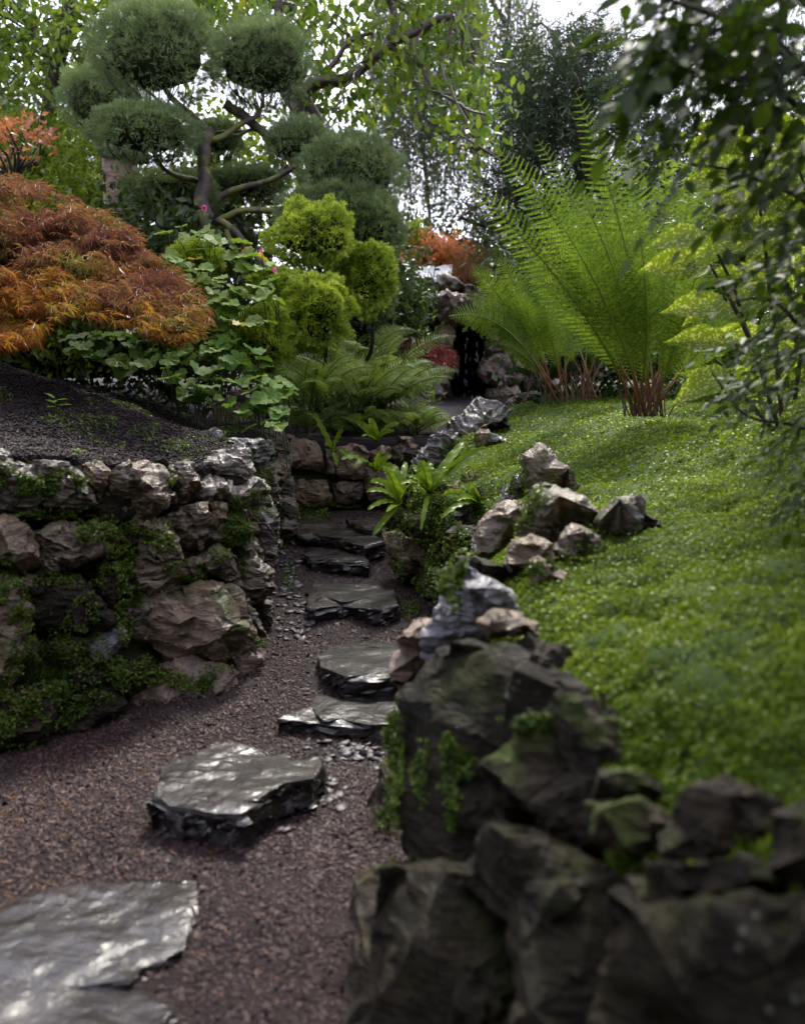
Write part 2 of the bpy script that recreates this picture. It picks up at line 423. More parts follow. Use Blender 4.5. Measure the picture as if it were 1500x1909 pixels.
M['grass_far'] = grainmat('grass_far', [(.3, (.02, .04, .008)), (.5, (.04, .07, .012)), (.7, (.06, .1, .02))], .8, .6, .5, 8, False, .2)
M['moss_leaf'] = leafmat('moss_leaf', [(0, (.055, .095, .006)), (.4, (.13, .20, .010)), (.7, (.21, .29, .014)), (.97, (.30, .38, .02)), (1, (.2, .14, .03))], .35, .45, scale=1.7, nmix=.62)
M['moss_wall'] = leafmat('moss_wall', [(0, (.03, .055, .006)), (.4, (.065, .11, .012)), (.7, (.12, .18, .02)), (.93, (.19, .24, .03)), (1, (.22, .15, .03))], .3, .5, scale=5)
# ================================================================== ground shapes
def path_z(y):
    return np.interp(y, [0, 3.5, 3.75, 4.1, 4.75, 5.55, 5.95, 6.6, 9], [0, 0, .03, .10, .18, .26, .31, .38, .42])
LB = np.array([(-2.6, 2.7, 0), (-1.58, 3.5, 0), (-1.1, 3.92, .02), (-.66, 4.38, .08), (-.74, 5.2, .20), (-.80, 6.1, .32), (-.92, 6.9, .38), (-.75, 7.15, .40), (-.3, 7.22, .40), (.15, 7.2, .42), (.6, 7.4, .45)], float)
LT = np.array([(-2.8, 3.0, 1.14), (-1.76, 3.78, 1.12), (-1.25, 4.18, 1.10), (-.86, 4.62, 1.08), (-.84, 5.4, 1.07), (-.92, 6.2, 1.04), (-1.02, 6.95, .99), (-.78, 7.3, .98), (-.3, 7.36, .96), (.12, 7.34, .96), (.6, 7.55, .98)], float)
LD = np.array([(-.67, .74), (-.67, .74), (-.68, .73), (-.80, .60), (-.95, .30), (-.95, .30), (-.80, .6), (-.55, .83), (-.2, 1), (.1, 1), (.3, .95)], float)
RB = np.array([(.9, .1, 0), (.45, .7, 0), (.08, 1.4, 0), (-.11, 2.06, 0), (-.07, 2.8, 0), (-.01, 3.4, .03), (.08, 3.9, .09), (.26, 4.4, .14), (.28, 4.68, .17), (.12, 4.8, .18), (-.03, 5.25, .22), (-.05, 6.0, .32), (.08, 6.6, .38), (.2, 7.2, .42), (.5, 8.4, .5)], float)
RT = np.array([(1.2, .1, .68), (.85, .7, .70), (.50, 1.35, .73), (.33, 2.06, .75), (.21, 2.8, .74), (.19, 3.3, .74), (.30, 3.9, .78), (.44, 4.45, .83), (.45, 4.78, .86), (.24, 4.98, .86), (.08, 5.4, .85), (.06, 6.0, .88), (.15, 6.6, .92), (.28, 7.3, .97), (.6, 8.6, 1.05)], float)
def resample(C, n):
    t = np.linspace(0, len(C) - 1, n); i = np.arange(len(C))
    return np.stack([np.interp(t, i, C[:, k]) for k in range(C.shape[1])], 1)
def loft(B, T, n, m, off=0.0):
    B = resample(B, n); T = resample(T, n); t = np.linspace(0, 1, m)[None, :, None]
    return B[:, None] * (1 - t) + T[:, None] * t
lw = loft(LB, LT, 160, 22); rw = loft(RB, RT, 200, 22)
LWF = quads2tris(grid_faces(160, 22)); RWF = quads2tris(grid_faces(200, 22))[:, ::-1]
LWV = lw.reshape(-1, 3); RWV = rw.reshape(-1, 3)
def shell_noise(V, F, amp, sc):
    n = vnormals(V, F); return V + n * (fbm(V * sc, 4) * amp)[:, None]

def mound_z(x, y):
    z = .625 + .27 * np.minimum(x, 1.5) + .04 * np.maximum(x - 1.5, 0) + .03 * np.minimum(y, 6) + .035 * np.exp(-((y - 2.3) ** 2) / 1.0) * np.clip(x - .3, 0, 1)
    P = np.stack([np.ravel(x), np.ravel(y), np.zeros(np.size(x))], 1)
    z = z - .09 * np.exp(-((x - 1.35) ** 2) / .25 - ((y - 3.55) ** 2) / .45)
    return z + (fbm(P * 1.1, 3) * .05).reshape(np.shape(x))
# mound grid: rows follow the wall top, columns run away from it
def edge_xyz(y):
    return np.stack([np.interp(y, RT[:, 1], RT[:, 0]), y, np.interp(y, RT[:, 1], RT[:, 2])], -1)
ys = np.concatenate([np.linspace(.1, 3.2, 120), np.linspace(3.25, 8.6, 140), np.linspace(8.8, 14, 30)])
E = edge_xyz(ys); cs = np.concatenate([[-.01], np.linspace(.0, 3, 110), np.linspace(3.2, 9, 20)])
gx = E[:, :1] + cs[None]; gy = np.repeat(ys[:, None], len(cs), 1)
k = np.clip(cs / .25, 0, 1)[None] ; k = k * k * (3 - 2 * k)
gz = E[:, 2:3] * (1 - k) + mound_z(gx, gy) * k
Pm = np.stack([gx, gy, gz], -1).reshape(-1, 3)
lump = fbm(Pm * np.array([6, 6, 3]), 3) * .045 + fbm(Pm * np.array([16, 16, 9]) + 9, 2) * .024
Pm[:, 2] += lump * np.clip((np.tile(cs, len(ys)) + .02) / .12, 0, 1) - .012 - .05 * np.clip(1 - np.tile(cs, len(ys)) / .22, 0, 1)
Pm[np.arange(len(ys)) * len(cs), 2] -= .22; MV = Pm; MF = quads2tris(grid_faces(len(ys), len(cs)))[:, ::-1]
if np.cross(MV[MF[0, 1]] - MV[MF[0, 0]], MV[MF[0, 2]] - MV[MF[0, 0]])[2] < 0: MF = MF[:, ::-1]
def mound_at(x, y):
    e = edge_xyz(np.array([y]))[0]; k = min(max((x - e[0]) / .25, 0), 1); k = k * k * (3 - 2 * k)
    return float(e[2] * (1 - k) + mound_z(np.array([x]), np.array([y]))[0] * k)

# left soil bed, fanned out behind the wall top
nb = 150; T_ = resample(LT, nb); D_ = resample(LD, nb); D_ = D_ / np.linalg.norm(D_, axis=1, keepdims=True)
tt = np.concatenate([[-.03], np.linspace(-.02, 2.4, 60), np.linspace(2.5, 9, 24)])
slope = resample(np.array([[.225], [.225], [.225], [.24], [.25], [.22], [.15], [.10], [.08], [.06], [.05]]), nb)
bx = T_[:, :1] + D_[:, :1] * tt; by = T_[:, 1:2] + D_[:, 1:2] * tt
bz = T_[:, 2:3] - .03 + slope * np.minimum(tt, 2.6)[None] + .03 * np.maximum(tt - 2.6, 0)[None]
BV = np.stack([bx, by, bz], -1).reshape(-1, 3); BV[:, 2] += fbm(BV * np.array([1.8, 1.8, 1]), 4) * .085 + np.abs(fbm(BV * 9, 3)) * .03
BV[np.arange(nb) * len(tt), 2] -= .2; BF = quads2tris(grid_faces(nb, len(tt)))
if np.cross(BV[BF[0, 1]] - BV[BF[0, 0]], BV[BF[0, 2]] - BV[BF[0, 0]])[2] < 0: BF = BF[:, ::-1]
# path
px_ = np.linspace(-3.2, 1.4, 90); py_ = np.linspace(.2, 7.6, 200)
PX, PY = np.meshgrid(px_, py_); PZ = path_z(PY)
PV = np.stack([PX, PY, PZ], -1).reshape(-1, 3); PV[:, 2] += fbm(PV * np.array([3, 3, 1]), 3) * .018 - .004
PF = quads2tris(grid_faces(len(py_), len(px_)))
if np.cross(PV[PF[0, 1]] - PV[PF[0, 0]], PV[PF[0, 2]] - PV[PF[0, 0]])[2] < 0: PF = PF[:, ::-1]

def bvh(parts):
    Vs = []; Fs = []; n = 0
    for V, F in parts: Vs.append(V); Fs.append(F + n); n += len(V)
    return BVHTree.FromPolygons(np.concatenate(Vs).tolist(), np.concatenate(Fs).tolist())
GUIDE = bvh([(LWV, LWF), (RWV, RWF), (MV, MF), (BV, BF), (PV, PF)])
def hit(u, v, tree=None, far=40):
    d = ray(u, v); L = np.linalg.norm(d); r = (tree or GUIDE).ray_cast(Vector(CAMP), Vector(d / L), far)
    if r[0] is None: return None, None
    n = np.array(r[1]); 
    if np.dot(n, d) > 0: n = -n
    return np.array(r[0]), n

# ------------------------------------------------------------------ setting
def ground_disc():
    a = np.linspace(0, 2 * math.pi, 64, endpoint=False); rs = [0, 6, 14, 30, 80, 250, 800]
    V = [(0, 8, -.5)]
    for r in rs[1:]:
        for t in a: V.append((math.cos(t) * r, 8 + math.sin(t) * r, -.5 if r < 10 else .2))
    F = [(0, 1 + i, 1 + (i + 1) % 64) for i in range(64)]
    for k in range(len(rs) - 2):
        b = 1 + k * 64
        for i in range(64): j = (i + 1) % 64; F += [(b + i, b + 64 + i, b + 64 + j), (b + i, b + 64 + j, b + j)]
    return np.array(V, float), np.array(F)
V, F = ground_disc(); add('ground', V, F, M['grass_far'], kind='structure')
add('gravel_path', PV, PF, M['gravel_bed'], kind='structure')
add('soil_bed', BV, BF, M['soil'], kind='structure')
add('grassy_mound', MV, MF, M['moss_ground'], kind='structure')

# ================================================================== rocks
DBG = []
STONES = []        # (V, F) of every stone, for placing moss on them
def inpoly(p, poly):
    x, y = p; c = False; n = len(poly)
    for i in range(n):
        x1, y1 = poly[i]; x2, y2 = poly[(i + 1) % n]
        if (y1 > y) != (y2 > y) and x < (x2 - x1) * (y - y1) / (y2 - y1) + x1: c = not c
    return c
def rock_mesh(P2, c, e1, e2, n, t, back, seed, rough=1.0, flat=False, peaks=None, nint=None, lev=2, strata=.0, round_=.18, fac=1.0):
    """stone from its outline P2 (2D in the e1/e2 frame round c), bulging t towards n and back behind"""
    rs = random.Random(seed); P2 = [tuple(map(float, p)) for p in P2]
    ar = sum(P2[i][0] * P2[(i + 1) % len(P2)][1] - P2[(i + 1) % len(P2)][0] * P2[i][1] for i in range(len(P2)))
    if ar < 0: P2 = P2[::-1]
    size = math.sqrt(abs(ar) / 2)
    rim = []
    for i in range(len(P2)):
        a = np.array(P2[i]); b = np.array(P2[(i + 1) % len(P2)]); rim.append(a)
        L = np.linalg.norm(b - a)
        if L > size * .3 and not flat:
            m = (a + b) / 2; q = np.array([b[1] - a[1], a[0] - b[0]]) / (L + 1e-9)
            rim.append(m + q * rs.uniform(-.03, .05) * L)
    rim = np.array(rim); cen = rim.mean(0)
    pts = [tuple(p) for p in rim]; hs = [0.0] * len(rim)
    for i, p in enumerate(rim):
        if flat and i % 1 == 0:
            q = cen + (p - cen) * (1 - round_ * .22); 
            if inpoly(q, P2): pts.append(tuple(q)); hs.append(t * rs.uniform(.75, .95))
        elif i % 2 == 0:
            q = cen + (p - cen) * (1 - round_ * rs.uniform(.6, 1.4))
            if inpoly(q, P2): pts.append(tuple(q)); hs.append(t * rs.uniform(.45, .85))
    if peaks:
        for (x, y, h) in peaks: pts.append((x, y)); hs.append(h * t)
    k = nint if nint is not None else (3 if peaks else 6)
    for _ in range(k):
        for _try in range(20):
            q = cen + (np.array([rs.uniform(rim[:, 0].min(), rim[:, 0].max()), rs.uniform(rim[:, 1].min(), rim[:, 1].max())]) - cen) * .75
            if inpoly(q, P2) and min(np.hypot(q[0] - a[0], q[1] - a[1]) for a in pts) > size * .13:
                pts.append(tuple(q)); hs.append(t * (rs.uniform(.85, 1.05) if flat else rs.uniform(.65, 1.25))); break
    ov, oe, of, origv, _, _ = delaunay_2d_cdt([Vector(p) for p in pts], [], [list(range(len(rim)))], 1, 1e-5)
    H = [hs[o[0]] if o else 0.0 for o in origv]
    V = [(*p, h) for p, h in zip(ov, H)]; F = [tuple(f) for f in of if len(f) == 3]
    idx = {}
    for j, o in enumerate(origv):
        for q in o:
            if q < len(rim): idx[q] = j
    loop = [idx[i] for i in range(len(rim)) if i in idx]
    b0 = len(V); s = .97 if flat else .86
    for j in loop:
        x, y, _h0 = V[j]; q = cen + (np.array([x, y]) - cen) * s; V.append((q[0], q[1], -back * rs.uniform(.8, 1.1)))
    V.append((cen[0], cen[1], -back * 1.1)); ce = len(V) - 1; L = len(loop)
    for i in range(L):
        j = (i + 1) % L
        F += [(loop[i], b0 + i, loop[j]), (loop[j], b0 + i, b0 + j), (b0 + i, ce, b0 + j)]
    V = np.array(V, float); F = np.array(F, int)
    W = c + V[:, :1] * e1 + V[:, 1:2] * e2 + V[:, 2:3] * n
    for i in range(lev):
        W, F = subdivide(W, F)
        if i == 1 and flat: W = laplace(W, F, 1, .1)
    nn = vnormals(W, F)
    # outward check
    if (nn * (W - W.mean(0))).sum() < 0: F = F[:, ::-1]; nn = -nn
    off = seed * 3.7; a = min(t, size) * .17 * rough if not flat else .010 * rough
    fs = 2.4 / max(size, .05)
    d = fbm(W * fs + off, 4) * a + (np.abs(fbm(W * fs * 2.1 + off + 5, 3)) - .2) * a * .8
    if not flat: d = d * .75 + facets(W * (1.55 / max(size, .05)), seed * .37) * min(t * 1.3, size * .42) * .30 * fac + facets(W * (4.2 / max(size, .05)), seed * .91) * size * .035
    if flat: d = fbm(W * 3.2 + off, 2) * .008 * rough + fbm(W * np.array([9, 20, 9]) + off, 2) * .002 * rough + np.clip(1 - np.abs(nn[:, 2]) * 1.6, 0, 1) * a * fbm(W * 12 + off, 3) * 1.5
    if flat: d = d + np.clip(1 - np.abs(nn[:, 2]) * 1.6, 0, 1) * (facets(W * np.array([14, 14, 22.]), seed) * .035 - .004)
    if strata:
        sd = nrm(np.array([.25, -.2, 1.0]) + .3 * np.array([rs.uniform(-1, 1), rs.uniform(-1, 1), 0]))
        w = W @ sd / (size * .16) + fbm(W * fs * .7 + off, 2) * 1.6; w = w - np.floor(w)
        d = d + (np.minimum(w * 1.3, 1) - .5 - (w > .85) * .7 * (w - .85) / .15) * strata * size * .07
    return W + nn * d[:, None], F
def rock(poly, mat, t, back=None, Y=None, n=None, parent=None, name='stone', seed=0, view=(0, 0, 1), cam=.45, centre=None, dz=None, lev=None, label=None, cat=None, group=None, peaks=None, push=0.0, foot=False, grow=1.0, **kw):
    """poly in photo pixels (through view) gives the outline; the depth comes from the wall or ground behind it"""
    ox, oy, s = view; P = [(ox + x * s, oy + y * s) for x, y in poly]
    cu = sum(p[0] for p in P) / len(P); cv = sum(p[1] for p in P) / len(P)
    if push: pass
    P = [(cu + (x - cu) * grow, cv + (y - cv) * grow) for x, y in P]
    if foot:
        vm = max(p[1] for p in P); hf, _n = hit(sum(p[0] for p in P if p[1] > vm - 25) / max(1, sum(1 for p in P if p[1] > vm - 25)), vm - 6)
        Y = float(hf[1])
    if centre: cu, cv = centre
    h, hn = hit(cu, cv)
    if foot: p0 = hf + np.array([0, 0, .01])
    elif Y is not None or h is None: p0 = pt(cu, cv, Y or 6.0)
    else: p0 = h
    d = nrm(ray(cu, cv))
    if push: p0 = p0 + d * push
    if n is None:
        base = hn if (hn is not None and Y is None) else np.array([0, -1., .2])
        rs = random.Random(seed + 77)
        n = nrm(base * (1 - cam) - d * cam + np.array([rs.uniform(-.12, .12), 0, rs.uniform(-.08, .12)]))
    n = nrm(np.array(n, float)); e1 = nrm(np.cross(np.array([0, 0, 1.]) if abs(n[2]) < .9 else np.array([0, 1., 0]), n)); e2 = np.cross(n, e1)
    if foot: pass
    def pr(u, v):
        r = ray(u, v); q = CAMP + r * (np.dot(p0 - CAMP, n) / np.dot(r, n)); q = q - p0
        return (float(np.dot(q, e1)), float(np.dot(q, e2)))
    P2 = [pr(*p) for p in P]
    pk = [(*pr(ox + x * s, oy + y * s), h_) for x, y, h_ in peaks] if peaks else None
    ext = max(max(p[0] for p in P) - min(p[0] for p in P), max(p[1] for p in P) - min(p[1] for p in P))
    if lev is None: lev = 3 if ext > 75 else 2
    V, F = rock_mesh(P2, p0, e1, e2, n, t, back if back is not None else t * 1.6, seed, lev=lev, peaks=pk, **kw)
    STONES.append((V, F))
    return add(name, V, F, M[mat], parent, label=label, cat=cat, group=group)

# ---- left wall
VL = (0, 640, 560 / 1500); VM = (460, 640, .36); VQ = (860, 640, 640 / 1500); VG = (680, 420, 340 / 1500); VR = (700, 820, 440 / 1500)
lwall = thing('rockery_wall', (-1.6, 3.9, 0), 'rough dry stone retaining wall holding up the dark soil bed on the left of the path', 'stone wall', 'stone walls along the path')
V = shell_noise(LWV - vnormals(LWV, LWF) * .10 * np.sign((vnormals(LWV, LWF) @ np.array([.3, -1, 0]))[:, None]), LWF, .05, 6)
o = add('earth_core', V, LWF, M['earth_core'], lwall, kind='structure'); STONES.append((V, LWF))
L = [
 ([(0,540),(60,545),(110,590),(170,600),(190,680),(200,760),(210,850),(120,860),(60,840),(-40,830),(-60,560)], 'rock_grey', .09),
 ([(170,590),(250,600),(340,590),(370,640),(420,690),(470,740),(480,800),(400,830),(300,860),(215,850),(195,760),(180,680)], 'rock_grey', .10),
 ([(370,610),(430,590),(500,590),(540,640),(530,720),(500,790),(470,740),(410,680)], 'rock_brown', .06),
 ([(535,640),(590,600),(650,585),(720,590),(780,620),(830,660),(850,720),(895,760),(890,800),(820,830),(770,850),(720,862),(660,840),(600,800),(540,790),(528,720)], 'rock_brown', .14),
 ([(810,640),(870,605),(930,585),(960,600),(990,680),(1010,725),(960,750),(900,765),(860,725),(840,680)], 'rock_brown', .09),
 ([(1050,590),(1120,540),(1180,515),(1230,560),(1250,610),(1240,650),(1190,700),(1130,675),(1060,620)], 'rock_pale', .08),
 ([(1060,350),(1110,310),(1160,285),(1220,290),(1260,330),(1300,390),(1330,450),(1300,490),(1240,490),(1180,475),(1120,465),(1060,430),(1040,390)], 'rock_tan', .12),
 ([(1000,455),(1050,440),(1110,460),(1140,490),(1080,505),(1010,485)], 'rock_pale', .04),
 ([(1140,490),(1200,475),(1250,490),(1320,490),(1335,540),(1330,600),(1290,620),(1250,600),(1235,560),(1180,515)], 'rock_pale', .08),
 ([(1000,670),(1080,660),(1180,700),(1250,660),(1310,690),(1340,760),(1350,810),(1270,800),(1200,820),(1140,790),(1060,790),(1000,790),(960,770)], 'rock_pale', .09),
 ([(1250,610),(1300,620),(1340,590),(1370,640),(1395,740),(1410,800),(1385,860),(1350,810),(1330,740),(1290,680)], 'rock_grey', .07),
 ([(1330,450),(1355,520),(1385,600),(1390,660),(1360,640),(1330,590)], 'rock_grey', .05),
 ([(780,880),(860,840),(950,810),(1030,800),(1045,870),(1020,960),(1000,1020),(930,1025),(880,980),(850,930),(790,890)], 'rock_brown', .10),
 ([(1040,800),(1100,795),(1130,800),(1130,860),(1100,900),(1040,950),(1025,960),(1045,870)], 'rock_brown', .07),
 ([(-60,850),(0,840),(60,850),(110,890),(160,950),(200,1010),(240,1070),(210,1110),(130,1160),(60,1110),(-60,1090)], 'rock_brown', .12),
 ([(190,940),(260,910),(330,905),(400,925),(460,910),(540,930),(570,960),(545,1010),(520,1060),(430,1080),(330,1110),(250,1150),(190,1150),(235,1080),(200,1010),(165,950)], 'rock_grey', .10),
 ([(675,890),(720,900),(780,930),(850,970),(890,1000),(900,1060),(870,1150),(820,1210),(760,1240),(690,1250),(650,1180),(670,1080),(680,980)], 'rock_grey', .11),
 ([(930,1080),(1000,1050),(1090,1010),(1150,1050),(1180,1140),(1200,1230),(1110,1175),(1010,1150),(940,1180),(900,1120)], 'rock_brown', .10),
 ([(660,1330),(700,1270),(830,1220),(930,1190),(1010,1160),(1110,1190),(1200,1250),(1220,1340),(1250,1450),(1200,1520),(1130,1550),(1060,1580),(960,1560),(880,1590),(820,1585),(770,1510),(680,1470),(645,1420)], 'rock_brown', .17),
 ([(1200,830),(1290,810),(1370,830),(1385,900),(1375,980),(1390,1000),(1360,1080),(1330,1140),(1290,1070),(1270,980),(1230,900)], 'rock_grey', .08),
 ([(1180,1000),(1250,990),(1290,1080),(1350,1150),(1355,1240),(1320,1300),(1260,1290),(1210,1240),(1180,1130)], 'rock_grey', .08),
 ([(1190,1280),(1240,1270),(1260,1320),(1300,1400),(1320,1460),(1260,1450),(1220,1390),(1190,1320)], 'rock_grey', .06),
 ([(1270,1300),(1320,1250),(1355,1200),(1355,1330),(1340,1440),(1310,1400),(1285,1350)], 'rock_grey', .05),
 ([(1170,1560),(1250,1470),(1310,1480),(1325,1600),(1320,1680),(1250,1730),(1180,1700),(1140,1620)], 'rock_tan', .08),
 ([(150,1190),(280,1160),(400,1170),(480,1250),(540,1330),(560,1400),(480,1440),(400,1470),(330,1440),(230,1420),(150,1380),(130,1280)], 'rock_dark', .08),
 ([(-60,1150),(80,1150),(130,1230),(140,1400),(120,1500),(90,1640),(40,1700),(-60,1720)], 'rock_brown', .10),
 ([(430,1500),(500,1430),(600,1410),(640,1440),(590,1520),(550,1580),(480,1600),(400,1640),(370,1630),(440,1560)], 'rock_wet', .06),
 ([(330,1560),(440,1640),(560,1600),(650,1560),(740,1570),(760,1650),(720,1714),(600,1730),(450,1720),(350,1740)], 'rock_dark', .07),
 ([(760,1660),(900,1610),(1050,1600),(1130,1640),(1180,1710),(1120,1770),(960,1800),(820,1830),(700,1840),(640,1760)], 'rock_tan', .08),
 ([(350,1740),(600,1740),(640,1800),(600,1900),(420,1960),(300,1990),(280,1850)], 'rock_dark', .07),
 ([(-60,1740),(60,1720),(200,1700),(320,1720),(280,1850),(240,1990),(80,2060),(-60,2080)], 'rock_dark', .09),
 ([(540,1090),(640,1100),(650,1190),(640,1290),(560,1320),(500,1240),(480,1150)], 'rock_dark', .05),
 ([(1010,960),(1120,880),(1190,850),(1230,930),(1190,990),(1090,1010),(1000,1040)], 'rock_grey', .06),
 ([(600,800),(680,850),(770,870),(850,920),(880,990),(760,930),(680,880),(600,860)], 'rock_brown', .04),
 ([(330,1480),(400,1480),(460,1450),(430,1520),(370,1600),(310,1580),(250,1500)], 'rock_grey', .05),
]
for i, (poly, mt, t) in enumerate(L):
    rock(poly, mt, t, t * 1.8 + .05, parent=lwall, seed=i + 1, view=VL, grow=1.05, strata=.8 if mt in ('rock_grey', 'rock_pale') else .45, rough=1.35 if mt == 'rock_pale' else 1.0)
def fillers(par, B, T, n, seed, mats, smin=.05, smax=.11, vrange=(.05, .95)):
    rs = random.Random(seed)
    for i in range(n):
        s = rs.uniform(*( .0, 1.0)); k = rs.uniform(*vrange)
        b = resample(B, 400)[int(s * 399)]; tp = resample(T, 400)[int(s * 399)]; p = b * (1 - k) + tp * k
        if not inframe(p[None], 520)[0]: continue
        d = resample(B, 400)[min(int(s * 399) + 3, 399)] - resample(B, 400)[max(int(s * 399) - 3, 0)]
        nn = nrm(np.cross(d, np.array([0, 0, 1.]))); 
        if np.dot(nn, CAMP - p) < 0 : nn = -nn
        nn = nrm(nn + np.array([rs.uniform(-.3, .3), rs.uniform(-.3, .3), rs.uniform(-.1, .5)]))
        e1 = nrm(np.cross(np.array([0, 0, 1.]), nn)); e2 = np.cross(nn, e1); r = rs.uniform(smin, smax)
        P2 = [(math.cos(a) * r * rs.uniform(.7, 1.25) * 1.25, math.sin(a) * r * rs.uniform(.6, 1.1)) for a in np.linspace(0, 2 * math.pi, 8)[:-1]]
        V, F = rock_mesh(P2, p - nn * .05, e1, e2, nn, r * .6, r, seed * 100 + i, lev=2 if inframe(p[None], 20)[0] else 1, strata=.6)
        STONES.append((V, F)); add('stone', V, F, M[rs.choice(mats)], par)
fillers(lwall, LB[:7], LT[:7], 120, 5, ['rock_grey', 'rock_brown', 'rock_dark'])

# ---- end wall behind the steps
ewall = thing('block_wall', (-.3, 7.2, .4), 'low wall of large tan blocks closing the path behind the top steps, under the lacy ferns', 'stone wall', 'stone walls along the path')
for i, (poly, mt, t) in enumerate([
 ([(130,490),(200,470),(300,495),(390,520),(400,560),(405,670),(350,660),(280,650),(170,640),(150,570)], 'rock_tan', .07),
 ([(450,540),(540,520),(615,530),(640,560),(620,620),(600,700),(530,710),(460,690),(455,600)], 'rock_tan', .06),
 ([(640,570),(700,530),(745,540),(750,600),(700,640),(640,620)], 'rock_tan', .07),
 ([(750,540),(800,510),(850,560),(850,630),(800,650),(755,600)], 'rock_tan', .07),
 ([(200,710),(300,705),(410,710),(430,760),(450,830),(400,845),(300,850),(230,840),(190,780)], 'rock_brown', .06),
 ([(430,720),(520,710),(600,715),(605,780),(580,820),(500,840),(455,840)], 'rock_brown', .06),
 ([(780,480),(860,490),(890,540),(870,590),(830,560)], 'rock_tan', .06),
 ([(405,540),(450,545),(455,690),(410,680)], 'rock_brown', .03),
 ([(610,640),(700,650),(760,700),(740,800),(640,820),(600,760)], 'rock_brown', .05),
 ([(130,600),(180,650),(200,720),(180,820),(130,820)], 'rock_dark', .04)]):
    rock(poly, mt, t, .12, parent=ewall, seed=60 + i, view=VM, strata=.2, rough=.7, cam=.2)

# ---- right wall
rwall = thing('mossy_rockery_wall', (.2, 2.5, 0), 'dark mossy rubble wall on the right of the path, edging the green mound', 'stone wall', 'stone walls along the path')
nr = vnormals(RWV, RWF); sg = np.sign((nr @ np.array([1., -.2, 0])))[:, None]
V = shell_noise(RWV + nr * .09 * sg, RWF, .05, 6)
add('earth_core', V, RWF, M['earth_core'], rwall, kind='structure'); STONES.append((V, RWF))
Rk = [
 ([(752,1310),(800,1238),(880,1200),(960,1212),(1040,1258),(1122,1305),(1100,1345),(1040,1372),(985,1420),(940,1480),(905,1560),(862,1640),(785,1622),(752,1500)], 'rock_dark', .07, [(880,1215,1.2),(1000,1270,1.25),(850,1330,1.3),(870,1520,1.0),(950,1400,.8)]),
 ([(925,1490),(945,1420),(1010,1350),(1070,1300),(1112,1312),(1132,1400),(1105,1450),(1098,1560),(1078,1590),(1040,1560),(980,1505),(945,1535)], 'rock_rim', .09, [(955,1455,1.35),(1020,1372,1.35),(1080,1325,1.1),(1000,1490,.9),(1070,1560,1.1),(1060,1440,.1)]),
 ([(1098,1462),(1130,1438),(1190,1438),(1208,1465),(1170,1492),(1120,1494)], 'rock_rim', .045, [(1150,1460,1.3)]),
 ([(1105,1500),(1200,1490),(1235,1535),(1190,1590),(1120,1580)], 'rock_rim', .05, [(1160,1520,1.2)]),
 ([(735,1640),(780,1602),(860,1612),(955,1640),(968,1720),(978,1860),(960,1980),(690,1980),(715,1800)], 'rock_dark', .10, [(780,1630,1.1),(900,1650,1.1),(830,1780,1.0),(930,1850,1.1)]),
 ([(672,1640),(735,1600),(752,1700),(740,1800),(730,1960),(640,1960),(650,1820)], 'rock_rim', .05, None),
 ([(862,1650),(925,1530),(1040,1565),(1085,1592),(1150,1640),(1162,1720),(1120,1850),(1100,1980),(975,1980),(958,1720)], 'rock_dark', .08, [(1000,1590,1.2),(1100,1680,1.2),(1010,1780,.8),(1040,1900,1.0)]),
 ([(1160,1655),(1280,1680),(1400,1665),(1500,1672),(1600,1700),(1600,1980),(1100,1980),(1130,1820)], 'rock_dark', .09, [(1250,1710,1.1),(1400,1700,1.3),(1330,1850,1.0),(1500,1800,1.2)]),
 ([(1165,1640),(1250,1618),(1400,1598),(1440,1640),(1300,1668),(1180,1675)], 'rock_rim', .04, [(1300,1628,1.3)]),
 ([(1235,1570),(1290,1485),(1380,1465),(1455,1500),(1445,1570),(1350,1612),(1250,1625)], 'rock_rim', .07, [(1320,1510,1.3),(1400,1520,1.1)]),
 ([(690,1500),(720,1420),(742,1370),(768,1450),(765,1600),(700,1615),(680,1580)], 'rock_rim', .05, None),
 ([(940,1222),(985,1190),(1060,1213),(1135,1272),(1080,1282),(1010,1245)], 'rock_dark', .05, [(1000,1205,1.2)]),
 ([(1440,1520),(1520,1490),(1600,1560),(1580,1660),(1440,1650)], 'rock_rim', .07, None),
 ([(748,1200),(790,1225),(800,1300),(770,1420),(745,1400),(740,1280)], 'rock_rim', .05, None),
]
for i, (poly, mt, t, pk) in enumerate(Rk):
    rock(poly, mt, t, t * 1.2 + .04, parent=rwall, seed=120 + i, strata=.3, cam=.4, grow=1.05, fac=.4, rough=.4, nint=1 if pk else 4, peaks=pk, push=-.02)
for i, (poly, mt, t) in enumerate([
 ([(80,600),(200,590),(260,640),(250,780),(200,860),(120,840),(90,740)], 'rock_brown', .07),
 ([(400,480),(500,440),(590,470),(600,640),(520,670),(420,660)], 'rock_dark', .07),
 ([(340,700),(400,640),(430,720),(400,860),(330,860)], 'rock_rim', .04),
 ([(320,860),(420,840),(440,940),(380,1030),(320,1010)], 'rock_dark', .06),
 ([(150,480),(300,470),(400,500),(400,640),(260,640),(180,590)], 'rock_dark', .05),
 ([(430,700),(540,690),(570,800),(540,900),(440,860)], 'rock_dark', .05),
 ([(430,340),(500,290),(600,230),(670,220),(650,270),(560,340),(470,370)], 'rock_tan', .03),
 ([(640,700),(700,715),(740,750),(700,790),(640,770)], 'rock_grey', .04)]):
    rock(poly, mt, t, t * 1.5 + .04, parent=rwall, seed=150 + i, view=VR, strata=.6, cam=.35)
fillers(lwall, LB[:2], LT[:2], 34, 6, ['rock_grey', 'rock_brown', 'rock_dark'], .09, .17)
fillers(rwall, RB[:3], RT[:3], 24, 8, ['rock_dark', 'rock_rim'], .10, .18)
fillers(rwall, RB[6:13], RT[6:13], 40, 9, ['rock_dark', 'rock_dark', 'rock_rim'], .05, .10)

